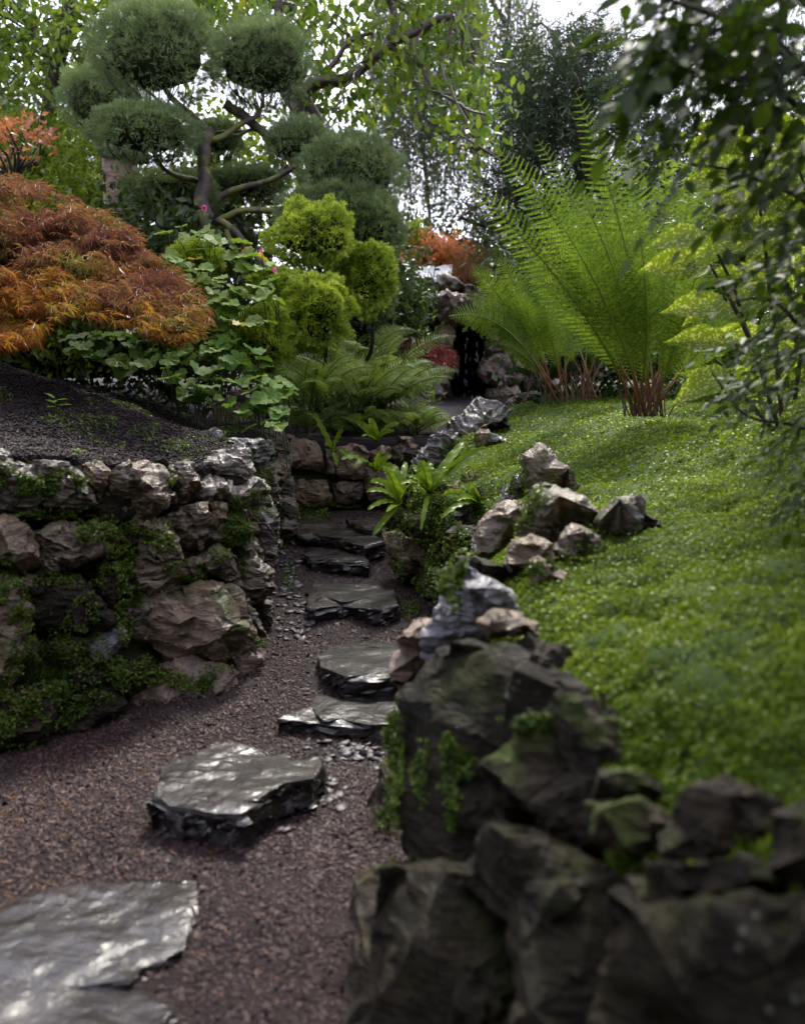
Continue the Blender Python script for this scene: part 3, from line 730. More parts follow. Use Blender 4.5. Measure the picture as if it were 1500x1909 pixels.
# ---- boulders bedded in the mound's edge, each on its own
def brock(poly, mt, t, label, view=(0, 0, 1), name='rock', cat='rock', group='rocks along the edge of the mound', **kw):
    return rock(poly, mt, t, kw.pop('back', .14), view=view, name=name, label=label, cat=cat, group=group, foot='Y' not in kw, **{'fac': .5, 'rough': .65, 'grow': 1.08, **kw})
brock([(270,490),(310,470),(345,455),(400,490),(450,550),(490,600),(530,650),(460,665),(380,670),(320,680),(285,600)], 'rock_brown', .13, 'tall pointed rock with a narrow tan face, highest at the edge of the mound', VQ, seed=201, peaks=[(330, 480, 1.3), (325, 560, 1.35), (320, 640, 1.2)], nint=1, strata=.3)
brock([(330,640),(420,645),(520,690),(600,735),(605,765),(545,800),(520,800),(470,820),(400,900),(330,890),(265,870),(280,780),(310,720)], 'rock_grey', .13, 'broad flat topped grey rock with a shaded front, below the pointed rock', VQ, seed=202, peaks=[(330, 735, 1.1), (450, 760, 1.25), (530, 785, 1.1)], nint=1, strata=.4, n=(-.25, -.75, .6))
brock([(480,790),(540,810),(600,850),(600,930),(500,945),(400,945),(395,910),(440,840)], 'rock_grey', .08, 'slanting pale rock leaning against the foot of the flat topped grey rock', VQ, seed=203, peaks=[(530, 830, 1.3), (490, 930, 1.2)], nint=1)
brock([(585,795),(630,730),(680,692),(760,700),(800,720),(790,790),(760,840),(680,842),(600,825)], 'rock_grey', .10, 'squat wedge rock standing apart in the green ground cover of the mound', VQ, seed=204, peaks=[(680, 770, 1.2), (770, 740, 1.1)], nint=1, n=(-.1, -.7, .7))
brock([(770,740),(860,775),(870,805),(800,835),(755,825)], 'rock_dark', .05, 'low dark stone touching the right side of the squat wedge rock', VQ, seed=205)
brock([(45,890),(80,790),(150,730),(200,690),(250,700),(270,760),(240,830),(200,900),(180,920),(110,940),(60,920)], 'rock_brown', .12, 'large ribbed brown rock leaning left over the fern covered wall', VQ, seed=206, peaks=[(180, 740, 1.2), (120, 900, 1.1)], nint=1, strata=.3)
brock([(160,700),(190,630),(240,580),(275,570),(290,630),(260,710),(200,715)], 'rock_wet', .07, 'wet purplish slab rock tucked left of the tall pointed rock', VQ, seed=207, strata=1)
brock([(205,960),(240,880),(300,850),(360,870),(400,940),(380,980),(300,1000),(220,990)], 'rock_brown', .09, 'rounded knobbly brown rock below the flat topped grey rock', VQ, grow=1.25, seed=208)
brock([(310,960),(340,940),(400,980),(480,1030),(400,1040),(320,1040)], 'rock_brown', .06, 'small tapering rock with a pale tip lying in the ground cover', VQ, grow=1.25, seed=209)
brock([(10,950),(60,945),(150,970),(250,1010),(330,1055),(220,1070),(100,1065),(10,1040)], 'rock_dark', .08, 'long low dark rock with a reddish left end, above the big wet rock', VQ, grow=1.3, seed=210, peaks=[(90, 965, 1.2)], nint=1)
brock([(990,1490),(1020,1390),(1060,1320),(1085,1245),(1160,1235),(1240,1280),(1320,1330),(1340,1380),(1230,1420),(1190,1510),(1100,1570),(1000,1610),(960,1570)], 'rock_wet', .10, 'big glistening wet grey rock crowning the right wall', VM, seed=211, Y=2.72, peaks=[(1200, 1400, 1.25), (1080, 1490, 1.3), (1100, 1330, .9)], nint=2, n=(-.28, -.58, .78), strata=.45, back=.12, grow=1.3)
brock([(800,1610),(820,1520),(870,1450),(930,1440),(970,1470),(965,1540),(930,1640),(890,1750),(850,1850),(800,1850),(790,1700)], 'rock_tan', .09, 'upright tan rock with a crusty white top at the corner of the right wall', VM, seed=212, Y=2.82, n=(-.5, -.8, .1), strata=.3, back=.15)
brock([(1200,1440),(1280,1380),(1400,1400),(1500,1450),(1510,1510),(1380,1510),(1260,1530)], 'rock_brown', .07, 'brown rock wedged between the big wet rock and the ground cover', VM, seed=213, Y=2.45)
brock([(0,325),(40,265),(80,252),(140,280),(205,290),(160,345),(90,375),(30,410),(-10,385),(-55,365),(-50,320)], 'rock_pale', .10, 'pale silvery flat rock lying in front of the dark grotto opening', VQ, seed=214, n=(.0, -.55, .85), strata=.8, rough=.7, back=.2)
brock([(60,385),(140,330),(190,322),(208,360),(150,372),(80,402)], 'rock_dark', .06, 'dark angular stone against the lower edge of the pale silvery rock', VQ, seed=215)
brock([(85,400),(120,385),(160,405),(220,430),(180,452),(100,442)], 'rock_wet', .05, 'small wet two tone stone in the moss below the pale silvery rock', VQ, seed=216)
brock([(860,650),(900,580),(960,520),(1020,485),(1080,475),(1085,530),(1010,600),(950,650),(890,680)], 'rock_pale', .10, 'long silvery weathered rock between the strap leaved and lacy ferns', VM, seed=217, strata=1, n=(-.2, -.7, .65))
brock([(1430,590),(1470,560),(1500,600),(1495,760),(1440,700)], 'rock_brown', .06, 'narrow brown rock hidden behind the left side of the pointed rock', VM, seed=218)
brock([(1180,470),(1240,420),(1260,470),(1240,560),(1190,540)], 'rock_brown', .05, 'small upright brown stone among thin stems on the mossy bank', VM, seed=219)

# ---- steps and stepping stones
def slab(poly, z, th, label, view=(0, 0, 1), seed=0, mat='slab', name='stone_step', group='stone steps climbing the path', cat='stone step', **kw):
    ox, oy, s = view; P = [(ox + x * s, oy + y * s) for x, y in poly]; W = []
    for u, v in P:
        r = ray(u, v); W.append(CAMP + r * ((z - CAMZ) / r[2]))
    W = np.array(W); c = W.mean(0); P2 = (W - c)[:, :2]
    V, F = rock_mesh([tuple(p) for p in P2], c - np.array([0, 0, .022]), np.array([1., 0, 0]), np.array([0, 1., 0]), np.array([0, 0, 1.]), .022, th, seed, flat=True, lev=4 if name == 'stepping_stone' else 3, nint=8, round_=.16, **kw)
    V[:, 2] += fbm(V * np.array([5, 5, 2]) + seed, 4) * .016
    STONES.append((V, F)); return add(name, V, F, M[mat], label=label, cat=cat, group=group)
slab([(512,1338),(575,1312),(585,1296),(740,1294),(800,1300),(800,1340),(745,1346),(690,1350),(600,1342)], .075, .11, 'lowest reddish stone step with a straight front edge, nearest of the flight', seed=301, rough=.8)
slab([(595,1240),(590,1222),(612,1203),(676,1193),(760,1192),(790,1210),(770,1262),(640,1262),(618,1250)], .165, .11, 'second stone step from the bottom, its wet top reflecting the sky', seed=302)
slab([(570,1132),(578,1088),(640,1084),(715,1086),(738,1100),(744,1128),(705,1135),(640,1124),(590,1133)], .26, .12, 'third stone step, wide and greenish with a ragged lower lip', seed=303)
slab([(566,1032),(568,1020),(610,1018),(660,1022),(690,1044),(688,1050),(650,1048),(580,1042)], .335, .12, 'fourth stone step, small block with a red brown top', seed=304)
slab([(550,985),(562,974),(604,974),(650,982),(690,990),(720,998),(718,1010),(680,1016),(655,1012),(625,1004),(600,998),(555,996)], .40, .10, 'fifth stone step, long slanting slab beside the patch of clover', seed=305)
slab([(644,968),(676,966),(712,968),(740,978),(715,988),(680,985),(655,975)], .44, .06, 'topmost stone step, half hidden under the hart tongue fern', seed=306)
slab([(283,1480),(296,1430),(350,1410),(395,1386),(440,1380),(490,1394),(540,1396),(602,1400),(608,1418),(590,1450),(530,1462),(490,1488),(450,1520),(380,1516),(310,1500),(273,1482)], .115, .14, 'thick wet dark stepping stone standing proud of the gravel below the steps', seed=307, name='stepping_stone', cat='stepping stone', group='stepping stones in the gravel', rough=1.6)
slab([(-120,1690),(60,1662),(130,1640),(250,1638),(335,1638),(372,1632),(368,1700),(345,1770),(270,1800),(240,1830),(330,1850),(328,1890),(240,1960),(-150,1980)], .03, .07, 'large flat slab with a silvery wet sheen at the near end of the path', seed=308, name='stepping_stone', cat='stepping stone', group='stepping stones in the gravel', rough=1.3)
STB = bvh(STONES)

# ================================================================== gravel, chips, moss
print('stones', len(STONES), sum(len(f) for v, f in STONES))
def vis(P, m=60): return inframe(P, m) | (inframe(P, 420) & (RNG.random(len(P)) < .4))
def dens(C, near=2.6, p=1.6): return vis(C) * np.minimum(1, (near / np.maximum(C[:, 1], .5)) ** p)
P, n_ = sample(PV, PF, 46000, lambda C: dens(C, 3.0) * (C[:, 1] > 1.4) * (C[:, 1] < 7.2) * (C[:, 0] < .4) * (C[:, 0] > -2.2))
R = frames(randdir(len(P)) * np.array([1, 1, .3]), randdir(len(P), 2.2))
S = np.stack([RNG.uniform(.008, .016, len(P)), RNG.uniform(.010, .021, len(P)), RNG.uniform(.006, .011, len(P))], 1) * np.where(RNG.random(len(P)) < .06, 1.9, 1.0)[:, None] * 1.05
V, F = inst(*HALF, P + np.array([0, 0, .001]), R, S * np.array([1, 1, 1.5])); add('gravel', V, F, M['pebble'], kind='stuff', label='wet purple brown gravel covering the path')
# larger grey cobbles by the steps
pts = []
for (cu, cv, ru, rv, k) in [(545, 1120, 30, 70, 50), (530, 1040, 22, 40, 26), (560, 1180, 25, 20, 14), (640, 1400, 50, 18, 26), (600, 1470, 40, 40, 34), (690, 1405, 40, 20, 22), (480, 1540, 40, 15, 5)]:
    for _ in range(k):
        h, hn = hit(cu + random.gauss(0, ru * .6), cv + random.gauss(0, rv * .6))
        if h is not None: pts.append(h)
P = np.array(pts); R = frames(randdir(len(P)) * np.array([1, 1, .2]), randdir(len(P), 3)); s = RNG.uniform(.022, .055, len(P)); S = np.stack([s, s * 1.3, s * .55], 1)
Vc, Fc = subdivide(*PEB); Vc = nrm(Vc) * .45 * (1 + .12 * RNG.normal(size=(len(Vc), 1))); Vc[:, 2] *= .75
V, F = inst(Vc, Fc, P + np.array([0, 0, .004]), R, S); add('cobbles', V, F, M['cobble'], kind='stuff', label='loose grey pebbles beside the steps')
# bark chips on the bed
P, n_ = sample(BV, BF, 32000, lambda C: vis(C) * (C[:, 1] < 6.8) * np.minimum(1, (4 / C[:, 1]) ** 2))
R = frames(randdir(len(P)) * np.array([1, 1, .3]), randdir(len(P), 1.6)); L_ = RNG.uniform(.008, .02, len(P)); S = np.stack([L_ * .6, L_, L_ * .4], 1)
V, F = inst(*TET, P + np.array([0, 0, .003]), R, S * np.array([1.6, 1.3, 2.2])); add('bark_chips', V, F, M['soil_chip'], kind='stuff', label='dark purple soil crumbs on the sloping bed')
# fallen needles
def litter(V0, F0, n, wf, name, lab, mat, L=(.02, .05)):
    P, nn = sample(V0, F0, n, wf); ax = randdir(n) * np.array([1, 1, .25]); R = frames(ax, nn + .2 * randdir(n))
    l = RNG.uniform(*L, n); S = np.stack([l * .22, l, l * .2], 1); Vv, Ff = inst(*SLIM, P + nn * .008, R, S); add(name, Vv, Ff, M[mat], kind='stuff', label=lab)
litter(PV, PF, 3600, lambda C: vis(C) * (C[:, 1] > 1.5) * (C[:, 1] < 6) * (C[:, 0] < .1) * (.15 + np.exp(-((C[:, 0] + 1.35) ** 2) / .3)), 'fallen_needles', 'orange fallen needles scattered on the gravel', 'needle')
litter(BV, BF, 2600, lambda C: vis(C) * (C[:, 1] < 6.5), 'fallen_leaves', 'orange fallen needles on the soil bed', 'needle', (.015, .045))

def mossmesh(P, nn, size, lump=.02, proto=RND4, up=.8):
    P = P + nn * (np.abs(fbm(P * 14, 3)) * lump * 2 + RNG.uniform(-.002, .008, len(P)))[:, None]
    R = frames(randdir(len(P)), nrm(nn * up + randdir(len(P)) * .9 + np.array([0, 0, .35])))
    s = size * RNG.uniform(.6, 1.3, len(P)); return inst(*proto, P, R, s)
A_ = Acc()
for (n, y0, y1, sz, pr) in [(46000, .5, 2.4, .0105, RND4), (80000, 2.4, 4.2, .0095, RND4), (60000, 4.2, 9.5, .015, RND4)]:
    P, nn = sample(MV, MF, n, lambda C: vis(C, 30) * (C[:, 1] >= y0) * (C[:, 1] < y1) * (C[:, 0] < 3.2) * (.15 + np.clip(1.5 + 2.4 * fbm(C * 9, 2), 0, 2)) / np.maximum(C[:, 1], .6))
    nn[:, 2] = np.abs(nn[:, 2]); V, F = mossmesh(P, nn, sz, .022 if y0 < 4 else .018, pr); A_.add(V, F)
V, F = A_.get(); add('ground_cover', V, F, M['moss_leaf'], kind='stuff', label='bright green creeping ground cover over the mound')
litter(MV, MF, 620, lambda C: vis(C) * (C[:, 1] > .8) * (C[:, 1] < 6) * (C[:, 0] < 2.5), 'fallen_petals', 'reddish fallen scraps on the green ground cover', 'needle', (.02, .045))
def patches(lst, tree, size=.011, lump=.025, dens_=1.0):
    Ps = []; Ns = []
    for (u, v, ru, rv, k) in lst:
        for _ in range(int(k * dens_)):
            a = random.uniform(0, 2 * math.pi); r = math.sqrt(random.random()); q = 1 + .3 * math.sin(3 * a + u)
            h, hn = hit(u + ru * r * q * math.cos(a), v + rv * r * q * math.sin(a), tree)
            if h is not None and h[1] < 8.5: Ps.append(h); Ns.append(hn)
    P = np.array(Ps); n0 = np.array(Ns)
    keep = fbm(P * 12 + 3, 2) > -.28
    return mossmesh(P[keep], n0[keep], size, lump)
LM = [(60,905,75,16,2200),(20,900,40,30,1000),(190,985,60,22,2600),(215,1040,30,70,3600),(235,1130,26,55,2200),(100,960,80,10,1200),(80,1280,60,70,5200),(120,1230,45,40,2000),(20,1330,30,60,1500),(140,1320,25,30,900),
      (230,1240,60,18,900),(260,1265,70,20,1200),(350,1270,60,18,900),(440,980,22,45,2600),(455,1010,12,50,1400),(350,1060,35,22,1200),(490,1200,14,10,300),(20,1110,30,60,1500),(50,1200,25,70,1200),(430,790,28,30,1100),(120,895,40,18,700),(280,990,40,10,500),
      (300,1010,30,12,500),(150,1290,60,22,900),(370,1250,90,10,500),(470,940,18,30,500),(405,1035,30,10,400),(500,880,12,60,600),(120,1080,60,12,500),(320,900,16,8,200),(150,1180,50,60,1300),(60,1400,40,25,500)]
V, F = patches(LM, STB); add('moss', V, F, M['moss_wall'], lwall, kind='stuff')
RM = [(760,960,45,50,3200),(790,1010,30,60,2600),(830,1000,40,60,2600),(840,1070,30,60,2600),(800,1090,30,40,1500),(870,900,40,30,1800),(890,860,50,30,2200),(930,850,40,25,1800),(960,900,30,30,1200),(880,830,60,14,1600),(740,1050,15,30,500),(975,960,18,30,500),
      (745,1400,14,90,900),(740,1480,12,60,500),(850,1430,30,60,700),(990,1345,50,16,700),(845,1500,14,40,300),(790,1440,14,60,260),(1000,930,14,25,400),(1130,1030,60,18,1300),(820,900,60,40,1800),(900,930,30,30,700),(720,1540,14,40,300),(1020,1060,40,12,500)]
V, F = patches(RM, STB, .011, .03); add('moss', V, F, M['moss_wall'], rwall, kind='stuff')
V, F = patches([(570,955,55,14,2600),(590,1010,50,8,700),(530,1000,20,20,500),(640,940,30,8,500),(760,1140,40,25,500),(180,700,70,5,500),(120,685,60,4,400),(430,805,20,8,300),(540,1075,14,30,200)], STB if False else GUIDE, .013, .02)
add('clover', V, F, M['moss_wall'], kind='stuff', label='clover and moss patch beside the top steps')

# weeds creeping over the soil bed
P, nn = sample(BV, BF, 9000, lambda C: vis(C) * (C[:, 1] < 6.6) * (fbm(C * 2.6 + 4, 3) > .16) * (.3 + (fbm(C * 9, 2) > .1)))
V, F = mossmesh(P, nn, .011, .012); add('weeds', V, F, M['moss_wall'], kind='stuff', label='low weeds and moss dotted over the dark soil bed')
# ================================================================== plants
UP = np.array([0, 0, 1.])
M['bark_dark'] = barkmat('bark_dark', (.018, .012, .010), (.06, .045, .038), .0, .8)
M['bark_moss'] = barkmat('bark_moss', (.02, .014, .010), (.075, .052, .035), .5, .6)
M['bark_cherry'] = barkmat('bark_cherry', (.03, .018, .016), (.12, .08, .07), 0, .3)
M['bark_red'] = barkmat('bark_red', (.05, .022, .015), (.15, .07, .045), 0, .6)
M['juniper'] = leafmat('juniper', [(0, (.075, .115, .045)), (.4, (.16, .225, .10)), (.75, (.27, .35, .165)), (1, (.38, .46, .25))], .35, .6, scale=3)
M['juniper_dead'] = leafmat('juniper_dead', [(0, (.03, .018, .01)), (.6, (.07, .045, .02)), (1, (.10, .09, .03))], .15, .6)
M['yew'] = leafmat('yew', [(0, (.09, .15, .022)), (.35, (.27, .37, .045)), (.7, (.48, .57, .08)), (1, (.65, .70, .15))], .35, .42, scale=5)
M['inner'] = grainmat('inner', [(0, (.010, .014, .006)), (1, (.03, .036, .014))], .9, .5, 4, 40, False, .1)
M['cherry'] = leafmat('cherry', [(0, (.04, .075, .012)), (.4, (.08, .14, .018)), (.8, (.16, .22, .03)), (.94, (.26, .28, .03)), (1, (.35, .05, .015))], .5, .35)
M['pale_tree'] = leafmat('pale_tree', [(0, (.05, .09, .012)), (.5, (.11, .17, .02)), (1, (.24, .30, .04))], .5, .4, scale=.8)
M['birch'] = leafmat('birch', [(0, (.05, .07, .03)), (.5, (.09, .12, .05)), (1, (.16, .19, .08))], .4, .45)
M['conifer'] = leafmat('conifer', [(0, (.012, .026, .010)), (.5, (.028, .05, .016)), (1, (.06, .09, .03))], .2, .5, scale=1.5)
M['hedge'] = leafmat('hedge', [(0, (.015, .03, .008)), (.5, (.035, .06, .014)), (1, (.08, .12, .02))], .3, .45, scale=.8)
M['feathery'] = leafmat('feathery', [(0, (.07, .12, .012)), (.5, (.15, .22, .02)), (1, (.30, .36, .04))], .5, .4, scale=1)
M['maple'] = leafmat('maple', [(0, (.17, .055, .045)), (.3, (.27, .11, .07)), (.48, (.36, .15, .06)), (.62, (.38, .25, .06)), (.78, (.24, .26, .045)), (1, (.15, .22, .03))], .4, .4, scale=1.6, nmix=.6, tint=1.0)
M['maple_orange'] = leafmat('maple_orange', [(0, (.22, .065, .022)), (.4, (.36, .13, .03)), (.7, (.36, .22, .04)), (1, (.18, .2, .03))], .5, .35, scale=3)
M['maple_red'] = leafmat('maple_red', [(0, (.06, .014, .022)), (.5, (.13, .026, .038)), (.85, (.24, .05, .05)), (1, (.26, .14, .04))], .4, .25)
M['red_leaf'] = leafmat('red_leaf', [(0, (.22, .07, .04)), (.5, (.40, .15, .08)), (1, (.35, .25, .05))], .45, .4)
M['enkianthus'] = leafmat('enkianthus', [(0, (.45, .10, .06)), (.5, (.60, .25, .12)), (1, (.55, .45, .08))], .45, .45)
M['dry_grass'] = leafmat('dry_grass', [(0, (.18, .06, .02)), (.6, (.30, .16, .06)), (1, (.2, .2, .05))], .3, .6)
M['fern'] = leafmat('fern', [(0, (.045, .09, .012)), (.5, (.11, .18, .020)), (.92, (.21, .30, .035)), (1, (.34, .28, .04))], .42, .42, scale=4, nmix=.4, tint=1.1)
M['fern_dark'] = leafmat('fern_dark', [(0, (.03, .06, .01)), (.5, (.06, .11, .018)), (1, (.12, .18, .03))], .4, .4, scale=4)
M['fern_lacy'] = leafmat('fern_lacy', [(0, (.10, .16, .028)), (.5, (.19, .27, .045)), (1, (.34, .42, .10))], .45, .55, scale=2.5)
M['tongue'] = leafmat('tongue', [(0, (.10, .17, .012)), (.5, (.18, .28, .018)), (1, (.28, .38, .03))], .45, .28, scale=6)
M['heart'] = leafmat('heart', [(0, (.05, .12, .025)), (.4, (.09, .18, .025)), (.8, (.13, .23, .03)), (1, (.18, .30, .04))], .42, .6, scale=3, spec=.2)
M['heart_back'] = leafmat('heart_back', [(0, (.10, .18, .02)), (1, (.19, .28, .03))], .45, .5)
M['autumn_leaf'] = leafmat('autumn_leaf', [(0, (.45, .16, .03)), (.5, (.42, .32, .03)), (1, (.22, .3, .03))], .5, .4, scale=18, nmix=.9)
M['glossy'] = leafmat('glossy', [(0, (.018, .045, .012)), (.6, (.045, .09, .02)), (1, (.10, .16, .03))], .2, .16, scale=2)
M['aucuba'] = leafmat('aucuba', [(0, (.12, .19, .012)), (1, (.20, .28, .02))], .48, .35, spot=((.50, .53, .15), 80))
M['beech'] = leafmat('beech', [(0, (.020, .042, .006)), (.5, (.038, .07, .009)), (1, (.07, .115, .014))], .45, .48, scale=3)
M['young'] = leafmat('young', [(0, (.14, .26, .02)), (1, (.24, .38, .04))], .45, .35)
M['petal'] = leafmat('petal', [(0, (.72, .42, .66)), (1, (.82, .62, .80))], .4, .5, tint=1.0)
M['petal_deep'] = leafmat('petal_deep', [(0, (.62, .12, .34)), (1, (.75, .25, .5))], .4, .5, tint=1.0)
M['anther'] = grainmat('anther', [(0, (.5, .3, .02)), (1, (.7, .5, .05))], .6, .2)
M['stalk'] = grainmat('stalk', [(.3, (.04, .07, .015)), (.7, (.08, .11, .03))], .6, .1, 3, 30, False, .15)
def stalkmat():
    m, nt = newmat('fern_stalk'); tc = N(nt, 'ShaderNodeTexCoord'); sp = N(nt, 'ShaderNodeSeparateXYZ'); nt.links.new(tc.outputs['Object'], sp.inputs[0])
    n = noise(nt, 40, 3, .6, tc.outputs['Object'])
    c = ramp(nt, [(.0, (.05, .018, .008)), (.5, (.19, .065, .018)), (1, (.16, .19, .03))], mth(nt, 'ADD', mth(nt, 'MULTIPLY', sp.outputs['Z'], 2.4), mth(nt, 'MULTIPLY', n, .3)))
    p = N(nt, 'ShaderNodeBsdfPrincipled'); nt.links.new(c, p.inputs['Base Color']); p.inputs['Roughness'].default_value = .5
    o = N(nt, 'ShaderNodeOutputMaterial'); nt.links.new(p.outputs[0], o.inputs[0]); return m
M['fern_stalk'] = stalkmat()

def bez(a, c, b, n):
    t = np.linspace(0, 1, n)[:, None]; return a * (1 - t) ** 2 + 2 * c * t * (1 - t) + b * t * t
def comb_proto(k=14, w=.13):
    """a pinna of length 1 along +y with k leaflets on each side"""
    V = [(0, 0, 0), (0, 1, 0)]; F = []
    for i in range(k):
        y = .03 + .95 * i / k; d = .95 / k; L = w * (1 - (i / k)) ** .75 + .02
        if i == 0: L *= 1.15
        for s in (1, -1):
            b = len(V); V += [(0, y, 0), (s * L, y + d * .45, -.012), (s * L * .92, y + d * 1.15, -.016), (0, y + d * .86, 0)]
            F += [(b, b + 1, b + 2), (b, b + 2, b + 3)] if s > 0 else [(b, b + 2, b + 1), (b, b + 3, b + 2)]
    return np.array(V, float), np.array(F)
COMB = comb_proto(10, .082); COMBM = comb_proto(7, .068); COMBS = comb_proto(5, .2)
def frond(a, c, b, W, npin, twist, comb, face=None, t0=.22, droop=.12, curl=0.0, lean=.42):
    """one fern frond on a curve a-c-b; returns blade mesh and stalk mesh"""
    C = bez(a, c, b, 60); T = nrm(np.gradient(C, axis=0)); s = np.linspace(t0, .995, npin)
    q = np.stack([np.interp(s, np.linspace(0, 1, 60), C[:, k]) for k in range(3)], 1)
    t = nrm(np.stack([np.interp(s, np.linspace(0, 1, 60), T[:, k]) for k in range(3)], 1))
    f = nrm(CAMP - q) if face is None else np.repeat(face[None], npin, 0)
    Nn = f - (f * t).sum(1, keepdims=True) * t; Nn = nrm(Nn); S = np.cross(t, Nn)
    ca, sa = math.cos(twist), math.sin(twist); Nn, S = Nn * ca + S * sa, S * ca - Nn * sa
    x = (s - t0) / (1 - t0); prof = np.minimum(1, .15 + x / .42) * np.clip(1 - x, 0, 1) ** .62 + .03
    A = Acc()
    for sd in (1, -1):
        ax = nrm(S * sd * math.cos(lean) + t * math.sin(lean) - Nn * droop + RNG.normal(size=(npin, 3)) * .035 + np.array([0, 0, -curl]))
        R = frames(ax, Nn + RNG.normal(size=(npin, 3)) * .12); l = W * prof * RNG.uniform(.9, 1.08, npin)
        V, F = inst(*comb, q, R, l); A.add(V, F)
    Vt, Ft = tube(bez(a, c, b, 12), .0055 * (W / .14), .0014, 5)
    return A.get(), (Vt, Ft)
def fern(name, base, fr, W, npin, comb, mat, label, cat='fern', group=None, stalkm='fern_stalk', t0=.22, **kw):
    r = thing(name, base, label, cat, group)
    for (a, c, b, w, tw) in fr:
        (V, F), (Vs, Fs) = frond(a, c, b, W * w, npin, tw, comb, t0=t0, **kw)
        o = add('frond', V, F, M[mat], r); add('stalk', Vs, Fs, M[stalkm], o)
    return r

# ------------------------------------------------------------------ the tall shuttlecock ferns on the mound
def fern_px(name, bu, bv, Yb, tips, W, label, npin=42, comb=COMB, mat='fern', spread=.07, **kw):
    base = pt(bu, bv, Yb); fr = []
    for i, (tu, tv, Yt, cu, cv, w, tw) in enumerate(tips):
        a = base + np.array([random.uniform(-1, 1) * spread, random.uniform(-1, 1) * spread, -.02]); b = pt(tu, tv, Yt)
        c = pt(cu, cv, (Yb + Yt) / 2); fr.append((a, c, b, w, math.radians(tw)))
    return fern(name, base, fr, W, npin, comb, mat, label, **kw)
g_f = 'shuttlecock ferns on the mound'
fern_px('fern', 1205, 768, 5.5, [
 (1072, 168, 5.3, 1195, 480, 1.0, 12), (1150, 222, 5.75, 1225, 470, .95, -20), (1000, 258, 5.5, 1150, 490, .95, 18), (918, 270, 5.2, 1120, 470, 1.0, 5), (868, 338, 5.0, 1110, 560, 1.0, -12),
 (1240, 286, 5.7, 1240, 500, .85, 10), (1306, 250, 6.0, 1300, 500, .8, 30), (1075, 350, 5.0, 1190, 560, 1.0, 20), (1030, 395, 4.9, 1160, 590, 1.0, -8), (1120, 310, 6.0, 1210, 560, .9, 0),
 (1185, 400, 5.1, 1225, 620, 1.0, 35), (1340, 400, 5.6, 1290, 560, .9, -20), (1400, 520, 5.7, 1330, 620, .8, -10), (940, 480, 5.6, 1130, 600, .9, 25), (1290, 330, 5.2, 1250, 560, .9, -25),
 (1010, 330, 6.2, 1170, 520, .9, 12), (1380, 620, 5.3, 1320, 600, .7, 10), (1310, 460, 4.95, 1270, 620, .8, 30)],
 .225, 'large upright shuttlecock fern with a rusty brown crown, tallest plant on the mound', group=g_f)
fern_px('fern', 1040, 742, 6.3, [
 (836, 590, 5.7, 950, 560, 1.0, 10), (880, 494, 6.0, 960, 570, 1.0, -12), (925, 478, 6.2, 1000, 570, 1.0, 8), (872, 548, 6.0, 970, 570, 1.0, 20), (990, 470, 6.4, 1030, 570, .9, -5), (1050, 500, 6.5, 1050, 600, .9, 15),
 (905, 600, 5.9, 970, 620, .8, 30), (960, 540, 6.0, 1010, 620, .9, -15), (1100, 560, 6.4, 1080, 620, .8, 0), (1010, 560, 6.1, 1030, 640, .8, 25), (930, 640, 5.9, 980, 650, .6, 10)],
 .17, 'smaller fern left of the tall one, its fronds arching over the dark opening', npin=36, group=g_f, t0=.3)
fern_px('fern', 1090, 738, 6.9, [
 (1010, 600, 6.6, 1050, 620, .9, 10), (1090, 520, 7.2, 1100, 620, .9, -12), (1150, 540, 7.0, 1120, 620, 1.0, 8), (1050, 560, 7.2, 1070, 620, 1.0, 20), (1130, 620, 6.7, 1110, 640, .7, -5), (1180, 600, 7.1, 1130, 640, .8, 15)],
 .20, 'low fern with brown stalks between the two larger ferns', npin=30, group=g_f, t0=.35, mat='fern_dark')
# dead brown stalks at the crowns
cr = thing('dead_stalks', pt(1205, 770, 5.5), 'tuft of dead rusty stalks round the foot of the tallest fern', 'dead stalks')
A = Acc()
for i in range(55):
    bu = random.choice([(1205, 770, 5.48, 60), (1205, 770, 5.45, 60), (1045, 742, 6.25, 45), (1085, 738, 6.8, 25)])
    a = pt(bu[0] + random.gauss(0, bu[3] * .45), bu[1], bu[2]); l = random.uniform(.08, .26)
    d = np.array([random.gauss(0, .35), random.gauss(0, .3), 1]); A.add(*tube([a - [0, 0, .02], a + d * l * .6, a + d * l + np.array([random.gauss(0, .02), 0, 0])], .0045, .002, 4))
V, F = A.get(); add('stalks', V, F, M['bark_red'], cr, kind='stuff')

# ------------------------------------------------------------------ lacy ferns over the end wall
def random_fern(name, base, n, L, W, label, mat, az=(0, 360), el=(25, 80), npin=27, comb=COMBM, group=None, curl=.15, stalkm='stalk'):
    fr = []
    for i in range(n):
        a_ = math.radians(random.uniform(*az)); e = math.radians(random.uniform(*el)); l = L * random.uniform(.75, 1.15)
        d = np.array([math.cos(a_) * math.cos(e), math.sin(a_) * math.cos(e), math.sin(e)]); h = np.array([math.cos(a_), math.sin(a_), 0])
        a = base + np.array([random.gauss(0, .04), random.gauss(0, .04), 0]); c = a + d * l * .62; b = c + (h * .75 + np.array([0, 0, random.uniform(-.55, .1)])) * l * .45
        fr.append((a, c, b, random.uniform(.8, 1.1), random.uniform(-.3, .3)))
    r = thing(name, base, label, 'fern', group)
    for (a, c, b, w, tw) in fr:
        hh = nrm(b - a); hh[2] = 0; face = nrm(UP * 1.0 + nrm(hh + 1e-6) * .35 + nrm(CAMP - a) * .55)
        (V, F), (Vs, Fs) = frond(a, c, b, W * w, npin, tw, comb, face=face, t0=.15, curl=curl)
        o = add('frond', V, F, M[mat], r); add('stalk', Vs, Fs, M[stalkm], o)
g_l = 'lacy ferns above the end wall'
